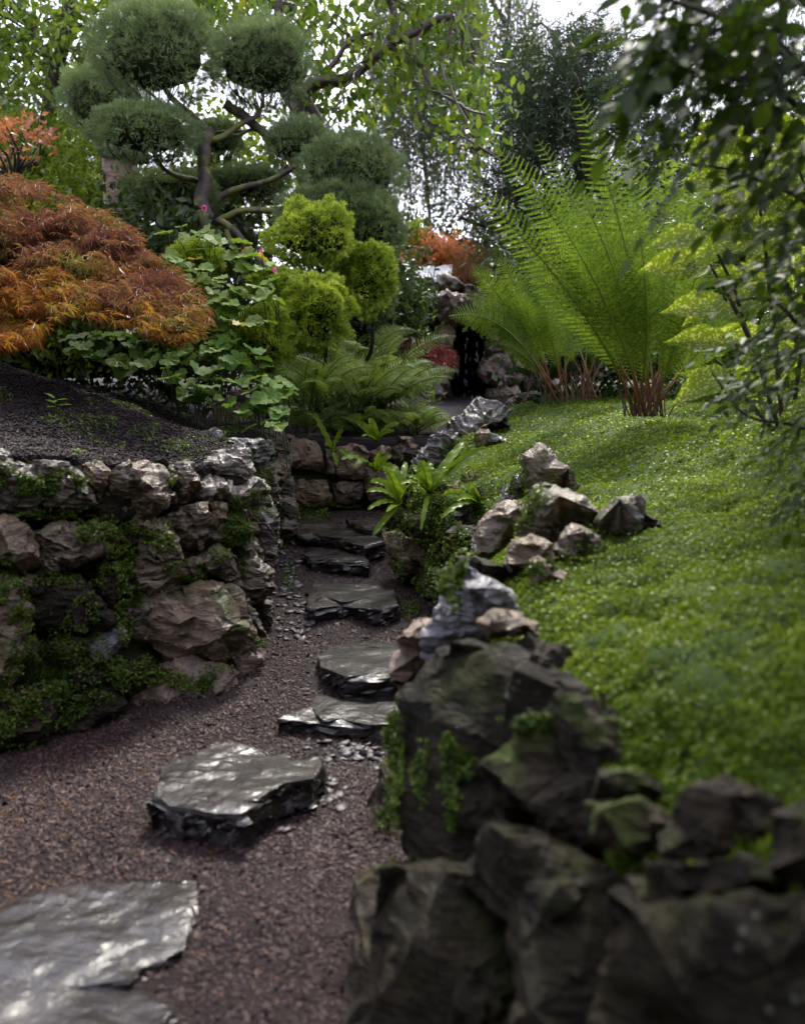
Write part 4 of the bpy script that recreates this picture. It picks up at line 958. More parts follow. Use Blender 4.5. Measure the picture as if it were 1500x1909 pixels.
for (u, v, Y, n, L_, W_, lab, az, mt, el) in [
 (640, 765, 7.75, 22, 1.05, .16, 'mid green lacy fern with tall upright fronds under the yellow yew balls', (150, 390), 'fern_lacy', (45, 85)),
 (705, 745, 8.0, 28, .86, .16, 'dense pale green lacy fern cascading to the right towards the dark opening', (180, 420), 'fern_lacy', (35, 80)),
 (770, 790, 7.7, 20, .45, .12, 'low lacy fern spilling down beside the long silvery rock', (200, 400), 'fern_lacy', (25, 75)),
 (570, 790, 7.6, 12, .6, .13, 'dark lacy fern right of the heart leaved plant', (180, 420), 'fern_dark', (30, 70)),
 (690, 690, 8.5, 24, .85, .15, 'yellowish lacy fern at the back below the trimmed yews', (160, 420), 'fern_lacy', (40, 80)),
 (740, 710, 8.3, 18, .55, .13, 'feathery fern overlapping the small purple maple', (180, 420), 'fern_lacy', (30, 75)),
 (680, 790, 7.6, 14, .42, .10, 'short fern sitting directly on the tan blocks', (180, 380), 'fern_lacy', (25, 70)),
 (590, 745, 6.5, 20, .62, .13, 'light green fern standing in front of the yew stems', (150, 390), 'fern_lacy', (45, 80)),
 (680, 735, 6.9, 18, .60, .12, 'fine fern just right of the yew stems', (160, 400), 'fern_lacy', (40, 80)),
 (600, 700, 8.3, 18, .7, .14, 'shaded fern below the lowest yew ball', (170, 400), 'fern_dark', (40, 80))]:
    random_fern('fern', pt(u, v + 20, Y), n, L_, W_, lab, mt, az, el, group=g_l)
0 and random_fern('fern', pt(990, 700, 7.6), 14, .6, .12, 'fern in shade behind the two arching ferns', 'fern_dark', (180, 400), (30, 75), group=g_l)

# ------------------------------------------------------------------ hart's tongue ferns
def strap(a, c, b, w, roll=0.0, wav=.18):
    n = 26; C = bez(a, c, b, n); T = nrm(np.gradient(C, axis=0)); ref = nrm(nrm(CAMP - C) * .7 + UP * .7)
    S = nrm(np.cross(T, ref)); Nn = np.cross(S, T); cr_, sr = math.cos(roll), math.sin(roll); S, Nn = S * cr_ + Nn * sr, Nn * cr_ - S * sr
    t = np.linspace(0, 1, n)[:, None]; W = w * np.clip(np.minimum(.25 + t * 3.5, 1), 0, 1) * np.sqrt(np.clip(1 - t ** 5, 0.0, 1)) * (1 - .25 * t)
    ph = random.uniform(0, 6); V = []
    for k, x in enumerate((-1, -.55, 0, .55, 1)):
        edge = abs(x) ** 2 * np.sin(t * 34 + ph + (2 if x > 0 else 0)) * wav * w
        V.append(C + S * W * x + Nn * (edge + .28 * w * abs(x)))
    V = np.stack(V, 1).reshape(-1, 3); return V, quads2tris(grid_faces(n, 5))
def tongue_fern(bu, bv, Yb, tips, w, label):
    base = pt(bu, bv, Yb); r = thing('hart_tongue_fern', base, label, 'fern', 'strap leaved ferns')
    for (tu, tv, dY, bow, ww) in tips:
        b = pt(tu, tv, Yb + dY); c = (base + b) / 2 + UP * bow + (CAMP - base) * .01; V, F = strap(base + np.array([random.gauss(0, .01), 0, 0]), c, b, w * ww, random.uniform(-.5, .5))
        o = add('frond', V, F, M['tongue'], r, label=None)
        Vs, Fs = tube(bez(base, c, b, 8) - UP * .001, w * ww * .1, .001, 5); add('midrib', Vs, Fs, M['stalk'], o)
tongue_fern(620, 845, 6.75, [(584, 770, -.1, .02, .75), (640, 798, -.1, .03, .8), (628, 870, -.2, .08, .6), (605, 830, -.15, .05, .5), (655, 860, -.2, .1, .6)], .045, 'strap leaved fern with two upright fronds growing from the joint of the tan blocks')
tongue_fern(700, 880, 6.3, [(636, 858, -.3, .10, .8), (660, 872, -.3, .12, .6), (712, 845, -.1, .07, .6), (730, 850, 0, .06, .5), (745, 885, -.3, .1, .6)], .045, 'wavy strap leaved fern reaching left in front of the tan blocks')
tongue_fern(745, 940, 5.3, [(690, 900, -.15, .10, .8), (683, 918, -.3, .08, .7), (684, 952, -.35, .06, .6), (715, 872, 0, .08, .9), (735, 868, .1, .06, .9), (757, 862, .2, .05, .8), (694, 1000, -.3, .03, .6), (770, 900, -.2, .05, .6), (720, 955, -.3, .02, .5)], .034, 'bright strap leaved fern fanning left on the corner of the mossy wall')
tongue_fern(800, 920, 5.15, [(783, 860, 0, .05, 1.1), (800, 862, .1, .04, .9), (870, 820, .3, .05, .9), (905, 835, .2, .08, .8), (850, 868, .1, .08, .7), (760, 890, -.1, .06, .8), (835, 895, -.1, .06, .7), (785, 990, -.25, .03, .5), (745, 905, -.2, .08, .6), (770, 870, .05, .06, .8)], .036, 'largest strap leaved fern with long serrated looking fronds on top of the mossy wall')
tongue_fern(890, 940, 4.85, [(826, 922, -.15, .05, 1.0), (822, 968, -.25, .07, .7), (850, 935, -.2, .06, .7), (858, 905, 0, .05, .7), (880, 905, 0, .03, .5)], .030, 'small glossy strap leaved fern beside the ribbed brown rock')
tongue_fern(700, 825, 7.2, [(662, 785, -.1, .06, .8), (690, 780, 0, .05, .9), (745, 790, -.1, .08, .8), (735, 805, -.2, .06, .7), (675, 815, -.2, .06, .6)], .04, 'strap leaved fern under the lacy ferns at the top of the block wall')

# ------------------------------------------------------------------ clipped pads of the cloud pruned tree
def pad(c, r, n, size, seed, spr=SPRAY, lumpy=.14, jit=.35, freq=3.2):
    d = randdir(n); d[:, 2] = np.where((d[:, 2] < -.3) & (RNG.random(n) < .45), -d[:, 2], d[:, 2]); d = nrm(d)
    k = 1 + fbm(d * freq + seed, 3) * lumpy * 2.4 + RNG.uniform(-.10, .04, n)
    P = c + d * r * k[:, None]; nn = nrm(d / r); ax = nrm(nn + randdir(n) * jit + UP * .25)
    return inst(*spr, P - ax * size * .5, frames(ax, randdir(n)), size * RNG.uniform(.6, 1.25, n))
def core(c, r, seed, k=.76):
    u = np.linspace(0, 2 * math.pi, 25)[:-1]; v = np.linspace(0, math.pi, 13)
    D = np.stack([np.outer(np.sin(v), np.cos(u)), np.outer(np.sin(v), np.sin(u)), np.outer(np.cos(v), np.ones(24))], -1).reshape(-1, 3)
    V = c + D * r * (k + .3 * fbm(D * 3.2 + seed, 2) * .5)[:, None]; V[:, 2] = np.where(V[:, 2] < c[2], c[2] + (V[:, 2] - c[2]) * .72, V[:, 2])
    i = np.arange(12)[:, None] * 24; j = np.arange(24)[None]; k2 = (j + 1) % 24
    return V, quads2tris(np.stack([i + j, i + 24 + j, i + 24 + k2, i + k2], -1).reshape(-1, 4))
tt_ = thing('cloud_pruned_tree', pt(378, 430, 8.3), 'cloud pruned juniper with round blue green pads on twisting mossy limbs', 'tree')
JP = [(290,105,112,92,8.2),(490,122,88,76,8.5),(195,190,78,62,8.7),(270,248,92,52,7.9),(560,272,62,48,8.4),(655,325,92,68,8.0),(402,262,48,36,9.4),(630,400,108,60,7.8),(690,430,62,62,7.7),(318,365,88,48,8.6),(470,345,70,34,9.2),(700,540,40,60,7.6),(390,340,40,25,9.0)]
JS = []
for i, (u, v, ru, rv, Y) in enumerate(JP):
    c = pt(u, v, Y); s = pxsize(Y) * 1.02; r = np.array([ru * s, min(ru, 85) * s * .9, rv * s]); JS.append((c, r))
    V, F = pad(c, r, int(4600 * (ru * rv) / 7000 + 1100), .05, i * 3.1, SPRAY, .13, .5, 6.0); o = add('pad', V, F, M['juniper'], tt_)
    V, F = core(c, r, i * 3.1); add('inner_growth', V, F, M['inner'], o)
    # twigs below the pad
    A = Acc()
    for _ in range(26):
        a = c + np.array([random.uniform(-.7, .7) * r[0], random.uniform(-.6, .6) * r[1], -r[2] * random.uniform(.45, .8)]); b = c + np.array([random.gauss(0, .1), random.gauss(0, .1), -r[2] * 1.35])
        A.add(*tube([b * .35 + a * .65, a * .92 + b * .08 + np.array([0, 0, .02]), a + np.array([0, 0, .08])], .007, .003, 4))
    V, F = A.get(); add('twigs', V, F, M['bark_dark'], o)
def pl(pts, Y0, Y1=None):
    Y1 = Y0 if Y1 is None else Y1; n = len(pts); return [pt(u, v, Y0 + (Y1 - Y0) * i / (n - 1)) for i, (u, v) in enumerate(pts)]
for nm_, pts, Ya, Yb_, r0, r1 in [
 ('trunk', [(400, 560), (392, 460), (382, 400), (378, 345), (384, 290), (388, 240)], 7.9, 8.3, .075, .05),
 ('branch', [(388, 242), (350, 205), (310, 170), (290, 130)], 8.3, 8.2, .035, .015), ('branch', [(395, 260), (450, 235), (490, 205), (492, 160)], 8.3, 8.5, .028, .014), ('branch', [(380, 345), (345, 325), (305, 315), (275, 280)], 8.3, 7.95, .028, .012),
 ('branch', [(345, 210), (290, 200), (240, 210), (200, 215)], 8.3, 8.7, .02, .01), ('branch', [(425, 190), (465, 225), (510, 268), (560, 300)], 8.5, 8.4, .045, .03), ('branch', [(385, 400), (430, 360), (500, 335), (560, 310)], 8.2, 8.2, .035, .02),
 ('branch', [(390, 420), (440, 400), (520, 395), (600, 410)], 8.1, 7.9, .035, .02), ('branch', [(395, 400), (450, 440), (480, 480), (500, 500)], 8.0, 7.6, .03, .018), ('branch', [(378, 390), (330, 385), (300, 350), (285, 330)], 8.1, 8.3, .02, .012),
 ('branch', [(270, 130), (235, 120), (260, 155), (300, 190)], 8.2, 8.3, .012, .01), ('branch', [(560, 330), (570, 350), (600, 360), (650, 360)], 8.3, 8.0, .025, .014), ('branch', [(420, 430), (470, 520), (560, 560), (690, 560)], 7.9, 7.6, .03, .014), ('branch', [(400, 262), (440, 255), (480, 245), (400, 250)], 8.4, 8.9, .018, .01)]:
    V, F = tube(pl(pts, Ya, Yb_), r0, r1, 9, .03); add(nm_, V, F, M['bark_moss'], tt_)
# golden yew balls
LIT = (np.array([[0, 0, 0], [.10, .5, .05], [0, 1, 0], [-.10, .5, .05], [.35, .62, .0], [.28, .8, .06], [-.35, .62, 0], [-.28, .8, .06], [0, .4, 0]]), np.array([[0, 1, 2], [0, 2, 3], [8, 4, 5], [8, 7, 6]]))
for i, (u, v, ru, rv, Y, lab) in enumerate([
 (585,440,72,56,7.2,'upper golden clipped yew ball in front of the blue green pads'), (690,520,42,58,7.3,'right hand golden yew ball hanging beside the dark gap'), (590,588,60,62,6.7,'brightest golden yew ball standing over the lacy ferns'),
 (490,640,52,62,6.5,'dark green yew ball behind the heart shaped leaves'), (520,545,46,42,6.9,'golden yew ball next to the open pink flower'), (365,490,46,36,7.0,'small rounded yew ball above the autumn tinted leaves')]):
    c = pt(u, v, Y); s = pxsize(Y) * 1.02; r = np.array([ru * s, ru * s * .9, rv * s])
    t = thing('yew_ball', c - UP * r[2], lab, 'shrub', 'clipped golden yews')
    V, F = pad(c, r, 6800 if ru > 45 else 5000, .05, i * 5.7, LIT, .24, .65, 3.0); add('foliage', V, F, M['yew'], t)
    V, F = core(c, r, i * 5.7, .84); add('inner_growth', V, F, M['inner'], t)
    V, F = tube([c - UP * r[2] * .3, c - UP * r[2] * 1.2 + np.array([.05, 0, 0]), c - UP * (r[2] + .35) + np.array([-.03, .22, 0])], .012, .018, 7, .03); add('stem', V, F, M['bark_dark'], t)

# ------------------------------------------------------------------ stone lantern pillar
lan = thing('stone_pillar', pt(232, 470, 9.6), 'weathered stone lantern shaft with a flared cap behind the cloud pruned tree', 'stone lantern')
def box_of(c, sx, sy, sz, taper=1.0, n=6):
    V = []; 
    for z, k in ((0, 1), (1, taper)):
        for x, y in ((-1, -1), (1, -1), (1, 1), (-1, 1)): V.append(c + np.array([x * sx * k, y * sy * k, z * sz]))
    F = [(0, 1, 5, 4), (1, 2, 6, 5), (2, 3, 7, 6), (3, 0, 4, 7), (4, 5, 6, 7), (3, 2, 1, 0)]
    V, F = np.array(V), quads2tris(F)
    for _ in range(3): V, F = subdivide(V, F)
    V = laplace(V, F, 2, .3); return V + vnormals(V, F) * (fbm(V * 14, 3) * .006)[:, None], F
s = pxsize(9.6)
V, F = box_of(pt(232, 470, 9.6), 27 * s, 27 * s, 172 * s, .96); add('shaft', V, F, M['rock_tan'], lan, smooth=True)
V, F = box_of(pt(232, 300, 9.6), 32 * s, 32 * s, 16 * s, 1.35); add('cap', V, F, M['rock_pale'], lan)
V, F = box_of(pt(228, 284, 9.6), 26 * s, 26 * s, 30 * s, .9); add('light_box', V, F, M['rock_pale'], lan)

# ------------------------------------------------------------------ laceleaf maple
def poly_pts(poly, n):
    xs = [p[0] for p in poly]; ys_ = [p[1] for p in poly]; o = []
    while len(o) < n:
        x = random.uniform(min(xs), max(xs)); y = random.uniform(min(ys_), max(ys_))
        if inpoly((x, y), poly): o.append((x, y))
    return o
mp_ = thing('laceleaf_maple', pt(60, 700, 6.0), 'domed laceleaf maple turning orange and purple above the soil bed', 'small tree')
def cascade(poly, n, Y0, Y1, mat, size, name='foliage', seed=0, gap=-.25):
    Q = poly_pts(poly, n); us = np.array([q[0] for q in Q]); vs = np.array([q[1] for q in Q])
    x = (us - us.min()) / (us.max() - us.min()); y = (vs - vs.min()) / (vs.max() - vs.min())
    Y = Y0 + (Y1 - Y0) * (1 - y) + RNG.normal(0, .16, n) + .2 * np.abs(np.clip(us, 0, 400) / 400 - .4)
    P = np.array([pt(u, v, yy) for u, v, yy in zip(us, vs, Y)])
    # layered shoots: gather the leaves in drooping tiers
    tier = fbm(P * np.array([3.4, 3.4, 8.0]) + seed, 3); keep = tier + RNG.normal(0, .09, n) > gap; P = P[keep]; m = len(P)
    ax = nrm(np.array([.75, -.35, -.55]) + RNG.normal(size=(m, 3)) * .28); nn = nrm(UP + RNG.normal(size=(m, 3)) * .45 + np.array([0, -.3, 0]))
    return inst(*MAPLE, P, frames(ax, nn), size * RNG.uniform(.6, 1.3, m))
top = [(-330,380),(-60,330),(40,325),(110,360),(190,390),(240,430),(300,480),(340,520),(370,580),(340,615),(280,590),(200,560),(100,540),(-60,520),(-330,560)]
V, F = cascade(top, 24000, 5.0, 6.6, 'maple', .075, seed=1, gap=.12); V2, F2 = cascade([(x + 25, y + 12) for x, y in top], 4200, 5.2, 6.4, 'maple', .07, seed=9, gap=.06); F = np.concatenate([F, F2 + len(V)]); V = np.concatenate([V, V2]); add('foliage', V, F, M['maple'], mp_)
V, F = cascade([(-60,500),(100,500),(220,540),(330,590),(380,600),(330,640),(220,600),(120,580),(60,640),(-60,650)], 3000, 4.9, 5.6, 'maple_orange', .07, seed=4, gap=.0); add('foliage', V, F, M['maple_orange'], mp_, label='bright orange lower fringe')
A = Acc()
for (u0, v0, u1, v1, u2, v2) in [(-80, 640, 20, 500, 160, 470), (-80, 640, 40, 520, 260, 540), (-80, 620, 100, 540, 330, 590), (-80, 560, 60, 520, 110, 525), (20, 500, 160, 510, 260, 600)]:
    A.add(*tube([pt(u0, v0, 6.2), pt((u0 + u1) / 2, (v0 + v1) / 2 - 20, 6.0), pt(u1, v1, 5.9), pt((u1 + u2) / 2, (v1 + v2) / 2 - 10, 5.75), pt(u2, v2, 5.6)], .014, .003, 6, .08))
V, F = A.get(); add('branches', V, F, M['bark_dark'], mp_)
V, F = tube([pt(-80, 720, 6.2), pt(-85, 660, 6.2), pt(-80, 600, 6.2)], .05, .03, 8, .02); add('trunk', V, F, M['bark_dark'], mp_)
mr = thing('purple_maple', pt(760, 720, 9.0), 'small purple red laceleaf maple beside the dark opening', 'small tree')
V, F = cascade([(700,620),(750,625),(800,640),(845,652),(842,680),(810,698),(750,690),(710,660)], 900, 8.7, 9.2, 'maple_red', .075, gap=-.15); add('foliage', V, F, M['maple_red'], mr)
V, F = tube(pl([(700, 730), (730, 680), (790, 660), (830, 670)], 9.1), .03, .006, 6, .03); add('branches', V, F, M['bark_dark'], mr)

# ------------------------------------------------------------------ heart leaved anemones
def heart(n=12):
    out = []
    for i in range(n * 2):
        a = math.pi * i / n; r = .5 * (1 - .32 * math.cos(a) * 0 + 0)
        x = .52 * math.sin(a) * (1 + .12 * math.cos(a)); y = .42 - .5 * math.cos(a) - .16 * math.exp(-((x / .13) ** 2)) * (-1 if math.cos(a) > 0 else 0) * 1.0
        if math.cos(a) < -.3: x *= .72 + .28 * (1 + math.cos(a)) / .7
        out.append((x, y))
    return out
_hp = heart(); _n = len(_hp)
def heart_leaf(c, ax, nn, s, fold=.18, wave=.05):
    V = [(0, .3, -.0)]; F = []
    for k, q in enumerate((.5, 1.0)):
        for (x, y) in _hp:
            X = x * q; Y_ = .3 + (y - .3) * q; V.append((X, Y_, fold * abs(X) - .22 * max(0, Y_ - .3) ** 1.5 + (wave * math.sin(9 * math.atan2(Y_ - .3, X)) * q)))
    for i in range(_n): j = (i + 1) % _n; F += [(0, 1 + j, 1 + i), (1 + i, 1 + j, 1 + _n + j), (1 + i, 1 + _n + j, 1 + _n + i)]
    R = frames(ax[None], nn[None])[0]; return c + (np.array(V) * s) @ R.T, np.array(F)
g_h = 'heart leaved anemones on the left bank'
plants = [('anemone', (400, 700, 5.9), 'low clump of large heart shaped leaves spilling over the end of the left wall', [(270,580),(330,600),(420,590),(470,650),(530,700),(530,790),(480,800),(440,760),(350,745),(300,700),(240,650)], 150, 5.25, 6.3, .125, 'heart'),
          ('anemone', (330, 480, 6.8), 'taller leafy anemone with pink flowers in front of the cloud pruned tree', [(290,410),(380,430),(480,460),(520,520),(500,600),(440,610),(380,580),(340,520),(290,460)], 85, 6.0, 6.9, .14, 'heart_back'),
          ('anemone', (180, 640, 6.2), 'shaded broad leaves growing under the laceleaf maple', [(110,600),(230,600),(290,640),(280,690),(200,680),(130,660)], 34, 5.7, 6.4, .14, 'heart')]
for nm_, b, lab, poly, n, Y0, Y1, sz, mt in plants:
    r = thing(nm_, pt(*b), lab, 'plant', g_h); S_ = Acc(); vmin = min(p[1] for p in poly); vmax = max(p[1] for p in poly)
    for i, (u, v) in enumerate(poly_pts(poly, n)):
        k = (v - vmin) / (vmax - vmin); Y = Y1 + (Y0 - Y1) * k + random.gauss(0, .08); c = pt(u, v, Y)
        az = random.uniform(0, 2 * math.pi) if random.random() < .45 else random.gauss(-1.3, .7); ax = nrm(np.array([math.cos(az), math.sin(az), random.uniform(-.5, .1)])); nn = nrm(UP + randdir(1)[0] * .5 + np.array([0, -.35, 0]))
        V, F = heart_leaf(c, ax, nn, sz * random.uniform(.55, 1.15), random.uniform(.0, .4))
        mm = M['autumn_leaf'] if (i % 14 == 5 and 'pink' in lab) else M['heart_back' if random.random() < .3 else mt]
        add('leaf', V, F, mm, r); bb = np.array([c[0] + random.gauss(0, .05), c[1] + .1, c[2] - random.uniform(.1, .28)]); S_.add(*tube([bb, (bb + c) / 2 + [.01, 0, .02], c + ax * .03], .0035, .002, 4))
    V, F = S_.get(); add('stems', V, F, M['stalk'], r)
# pink flowers
def flower(u, v, Y, s, face, lab, mat, openf=True):
    c = pt(u, v, Y); r = thing('pink_flower', c, lab, 'flower', 'pink anemone flowers'); f = nrm(np.array(face, float))
    a1 = nrm(np.cross(f, UP)); a2 = np.cross(a1, f)
    for k in range(6):
        a = k * math.pi / 3 + .2; ax = a1 * math.cos(a) + a2 * math.sin(a); ax = nrm(ax + f * (.15 if openf else 1.3)); P = np.array([[0, 0, 0], [.28, .35, .05], [.34, .75, .02], [.12, 1, .0], [-.12, 1, 0], [-.34, .75, .02], [-.28, .35, .05], [0, .5, -.04]])
        R = frames(ax[None], f[None])[0]; add('petal', c + (P * s * random.uniform(.85, 1.05)) @ R.T, np.array([[7, i, (i + 1) % 7] for i in range(7)]), M[mat], r)
    V, F = inst(*PEB, c + f * s * .1 + randdir(16) * s * .16, frames(randdir(16), randdir(16)), np.full(16, s * .13)); add('centre', V, F, M['anther'], r)
    V, F = tube([c - f * .01, c - f * .03 - UP * .08, c - UP * .32 + np.array([.04, .06, 0])], .003, .003, 5); add('stem', V, F, M['stalk'], r)
flower(493, 550, 6.2, .048, (.15, -1, .25), 'open pale pink six petalled flower with a yellow centre', 'petal')
flower(507, 505, 6.3, .038, (.9, -.3, .2), 'half closed pink flower seen from the side above the open one', 'petal_deep', False)
flower(488, 472, 6.4, .028, (-.2, -.6, .7), 'small deep pink bud on a thin stem under the yew ball', 'petal_deep', False)
flower(380, 386, 6.8, .036, (.3, -.8, -.4), 'nodding pink flower high in front of the mossy trunk', 'petal_deep', False)
# seedlings on the soil
for (u, v, s, lab) in [(105, 770, .085, 'largest seedling with two long pale leaves in the middle of the soil bed'), (348, 785, .06, 'leafy seedling close to the lichen covered boulder'), (262, 752, .04, 'low rosette seedling near the edge of the leafy clump'), (148, 852, .035, 'small seedling sprouting behind the top course of the left wall')]:
    h, hn = hit(u, v); r = thing('seedling', h, lab, 'seedling', 'seedlings on the soil bed'); 
    V, F = tube([h, h + UP * s * .6, h + UP * s * .9], .003, .002, 5); add('stem', V, F, M['stalk'], r)
    for k in range(6):
        a = k * 2.2 + u; ax = nrm(np.array([math.cos(a), math.sin(a) * .7, random.uniform(.0, .6)])); R = frames(ax[None], UP[None])[0]; V = h + UP * s * (.35 + .1 * k) + (OVAL[0] * s * random.uniform(.7, 1.1)) @ R.T
        add('leaf', V, OVAL[1], M['young'], r)
# ================================================================== the dark grotto behind
gr = thing('grotto', pt(880, 760, 11.0), 'rock grotto with a dark opening where water drips, at the far end of the garden', 'grotto')
for i, (poly, mt, Y, t) in enumerate([
 ([(580,830),(690,800),(725,850),(730,960),(710,1010),(650,990),(600,900)], 'rock_light_tan', 11.0, .12), ([(640,1050),(690,1040),(745,1070),(745,1190),(700,1240),(640,1180)], 'rock_light_tan', 11.0, .12),
 ([(545,1260),(660,1240),(700,1320),(640,1400),(560,1360)], 'rock_light_tan', 10.9, .12), ([(470,1280),(560,1265),(630,1330),(645,1400),(590,1420),(510,1360)], 'rock_pale', 10.6, .1),
 ([(540,560),(700,545),(850,600),(960,590),(1030,690),(900,760),(700,770),(640,740),(560,650)], 'rock_brown', 10.7, .3), ([(600,400),(690,385),(760,440),(830,500),(720,540),(610,510)], 'rock_pale', 10.9, .14),
 ([(430,440),(560,435),(610,500),(570,570),(470,530)], 'rock_pale', 11.0, .12), ([(960,1200),(1060,1060),(1200,1040),(1310,1160),(1270,1290),(1120,1325),(1010,1290)], 'rock_light_tan', 10.8, .25),
 ([(1010,1350),(1130,1325),(1260,1330),(1280,1420),(1120,1480),(1020,1460)], 'rock_light_tan', 10.8, .18), ([(960,860),(1000,820),(1150,850),(1250,1040),(1100,1050),(1020,1060)], 'rock_brown', 11.0, .15),
 ([(1100,1490),(1250,1400),(1400,1350),(1470,1400),(1330,1450),(1180,1520)], 'rock_tan', 9.4, .1), ([(700,500),(850,490),(1000,540),(1050,640),(860,610)], 'rock_grey', 11.1, .15),
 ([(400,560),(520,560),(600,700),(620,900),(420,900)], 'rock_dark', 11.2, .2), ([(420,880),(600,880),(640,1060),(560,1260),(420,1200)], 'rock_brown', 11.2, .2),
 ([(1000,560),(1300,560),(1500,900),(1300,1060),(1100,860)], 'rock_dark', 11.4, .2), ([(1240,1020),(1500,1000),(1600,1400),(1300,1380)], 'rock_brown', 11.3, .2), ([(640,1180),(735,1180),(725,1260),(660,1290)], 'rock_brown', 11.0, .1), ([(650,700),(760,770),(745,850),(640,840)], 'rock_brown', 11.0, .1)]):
    rock(poly, mt, t, .5, Y=Y, n=(random.uniform(-.2, .2), -1, random.uniform(0, .3)), parent=gr, seed=400 + i, view=VG, strata=.4, lev=3)
a = pt(800, 790, 11.1); b = pt(990, 560, 11.1); x0, x1, z0, z1, y0, y1 = a[0], b[0], a[2] - .3, b[2], 11.15, 14.0
V = np.array([(x0, y0, z0), (x1, y0, z0), (x1, y1, z0), (x0, y1, z0), (x0, y0, z1), (x1, y0, z1), (x1, y1, z1), (x0, y1, z1)]); F = quads2tris([(0, 1, 2, 3), (7, 6, 5, 4), (0, 3, 7, 4), (1, 5, 6, 2), (3, 2, 6, 7)])
for _ in range(4): V, F = subdivide(V, F)
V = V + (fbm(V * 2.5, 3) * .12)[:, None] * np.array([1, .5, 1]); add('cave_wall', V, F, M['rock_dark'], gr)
m, nt = newmat('water_thread'); p = N(nt, 'ShaderNodeBsdfPrincipled'); p.inputs['Base Color'].default_value = (.75, .82, .9, 1); p.inputs['Roughness'].default_value = .15; p.inputs['Transmission Weight'].default_value = .5; p.inputs['IOR'].default_value = 1.33
o_ = N(nt, 'ShaderNodeOutputMaterial'); nt.links.new(p.outputs[0], o_.inputs[0]); M['water'] = m
A = Acc()
for _ in range(55):
    u = random.gauss(880, 26); v = random.uniform(590, 760); Y = random.uniform(9.6, 11.05); c = pt(u, v, Y); l = random.uniform(.02, .07)
    A.add(*tube([c, c + np.array([.002, 0, -l])], .0014, .001, 4))
V, F = A.get(); add('dripping_water', V, F, M['water'], kind='stuff', label='thin drips of water falling in front of the dark grotto')
m_ = grainmat('sheet', [(.3, (.55, .57, .6)), (.7, (.75, .77, .8))], .25, .05, 2, 20, False); M['sheet'] = m_
for q, lab in (([(430, 345), (575, 335), (555, 435), (400, 425)], 'left pale roof slab lying over the top of the grotto'), ([(585, 345), (655, 325), (720, 325), (710, 410), (600, 445), (565, 440)], 'right pale roof slab next to the orange shrub'), ([(300, 345), (375, 345), (370, 400), (310, 400)], 'small pale slab partly behind the golden yew')):
    P_ = [(680 + x * 340 / 1500, 420 + y * 340 / 1500) for x, y in q]; W = np.array([pt(u, v, 11.6 + (1 - (v - min(p[1] for p in P_)) / 24) * .6) for u, v in P_]); n_v = len(W)
    V = np.concatenate([W, W - np.array([0, 0, .05])]); F = [tuple(range(n_v))[::-1]] + [tuple(range(n_v, 2 * n_v))] + [(i, (i + 1) % n_v, n_v + (i + 1) % n_v, n_v + i) for i in range(n_v)]
    add('roof_slab', V, F, M['sheet'], smooth=False, label=lab, cat='slab', group='pale slabs over the grotto')

# ================================================================== shrubs and trees behind
def clouds(poly, ncl, per, Y0, Y1, sig, proto, size, hang=.5, seed=0, flat=1.0, updir=None):
    Q = poly_pts(poly, ncl); C = np.array([pt(u, v, random.uniform(Y0, Y1)) for u, v in Q])
    P = np.repeat(C, per, 0) + RNG.normal(size=(ncl * per, 3)) * np.array([sig, sig, sig * flat]); n = len(P)
    base = np.array([0, 0, -1.]) if updir is None else np.array(updir)
    ax = nrm(base * hang + randdir(n)); R = frames(ax, nrm(UP * .5 + randdir(n)))
    return inst(*proto, P, R, size * RNG.uniform(.6, 1.25, n)), C
def tree_bg(name, label, cat, base, trunk, poly, ncl, per, Y0, Y1, sig, proto, size, mat, bark, hang=.5, twigs=.25, group=None, r0=.08, flat=1.0):
    r = thing(name, base, label, cat, group); (V, F), C = clouds(poly, ncl, per, Y0, Y1, sig, proto, size, hang, flat=flat); add('crown', V, F, M[mat], r)
    A = Acc(); tops = []
    for pts, rr0, rr1 in trunk: A.add(*tube(pts, rr0, rr1, 8, .04)); tops += list(np.array(pts)[len(pts) // 2:])
    V, F = A.get(); add('trunk', V, F, M[bark], r); tops = np.array(tops); A = Acc()
    for c in C[RNG.random(len(C)) < twigs]:
        d = np.linalg.norm(tops - c, axis=1); t = tops[np.argmin(d)]
        mid = (t * .35 + c * .65) + np.array([0, 0, .12]) * min(1, d.min()); A.add(*tube([t, mid, c, c - UP * .12], .012, .003, 5, .06))
    if A.n: V, F = A.get(); add('branches', V, F, M[bark], r)
    return r
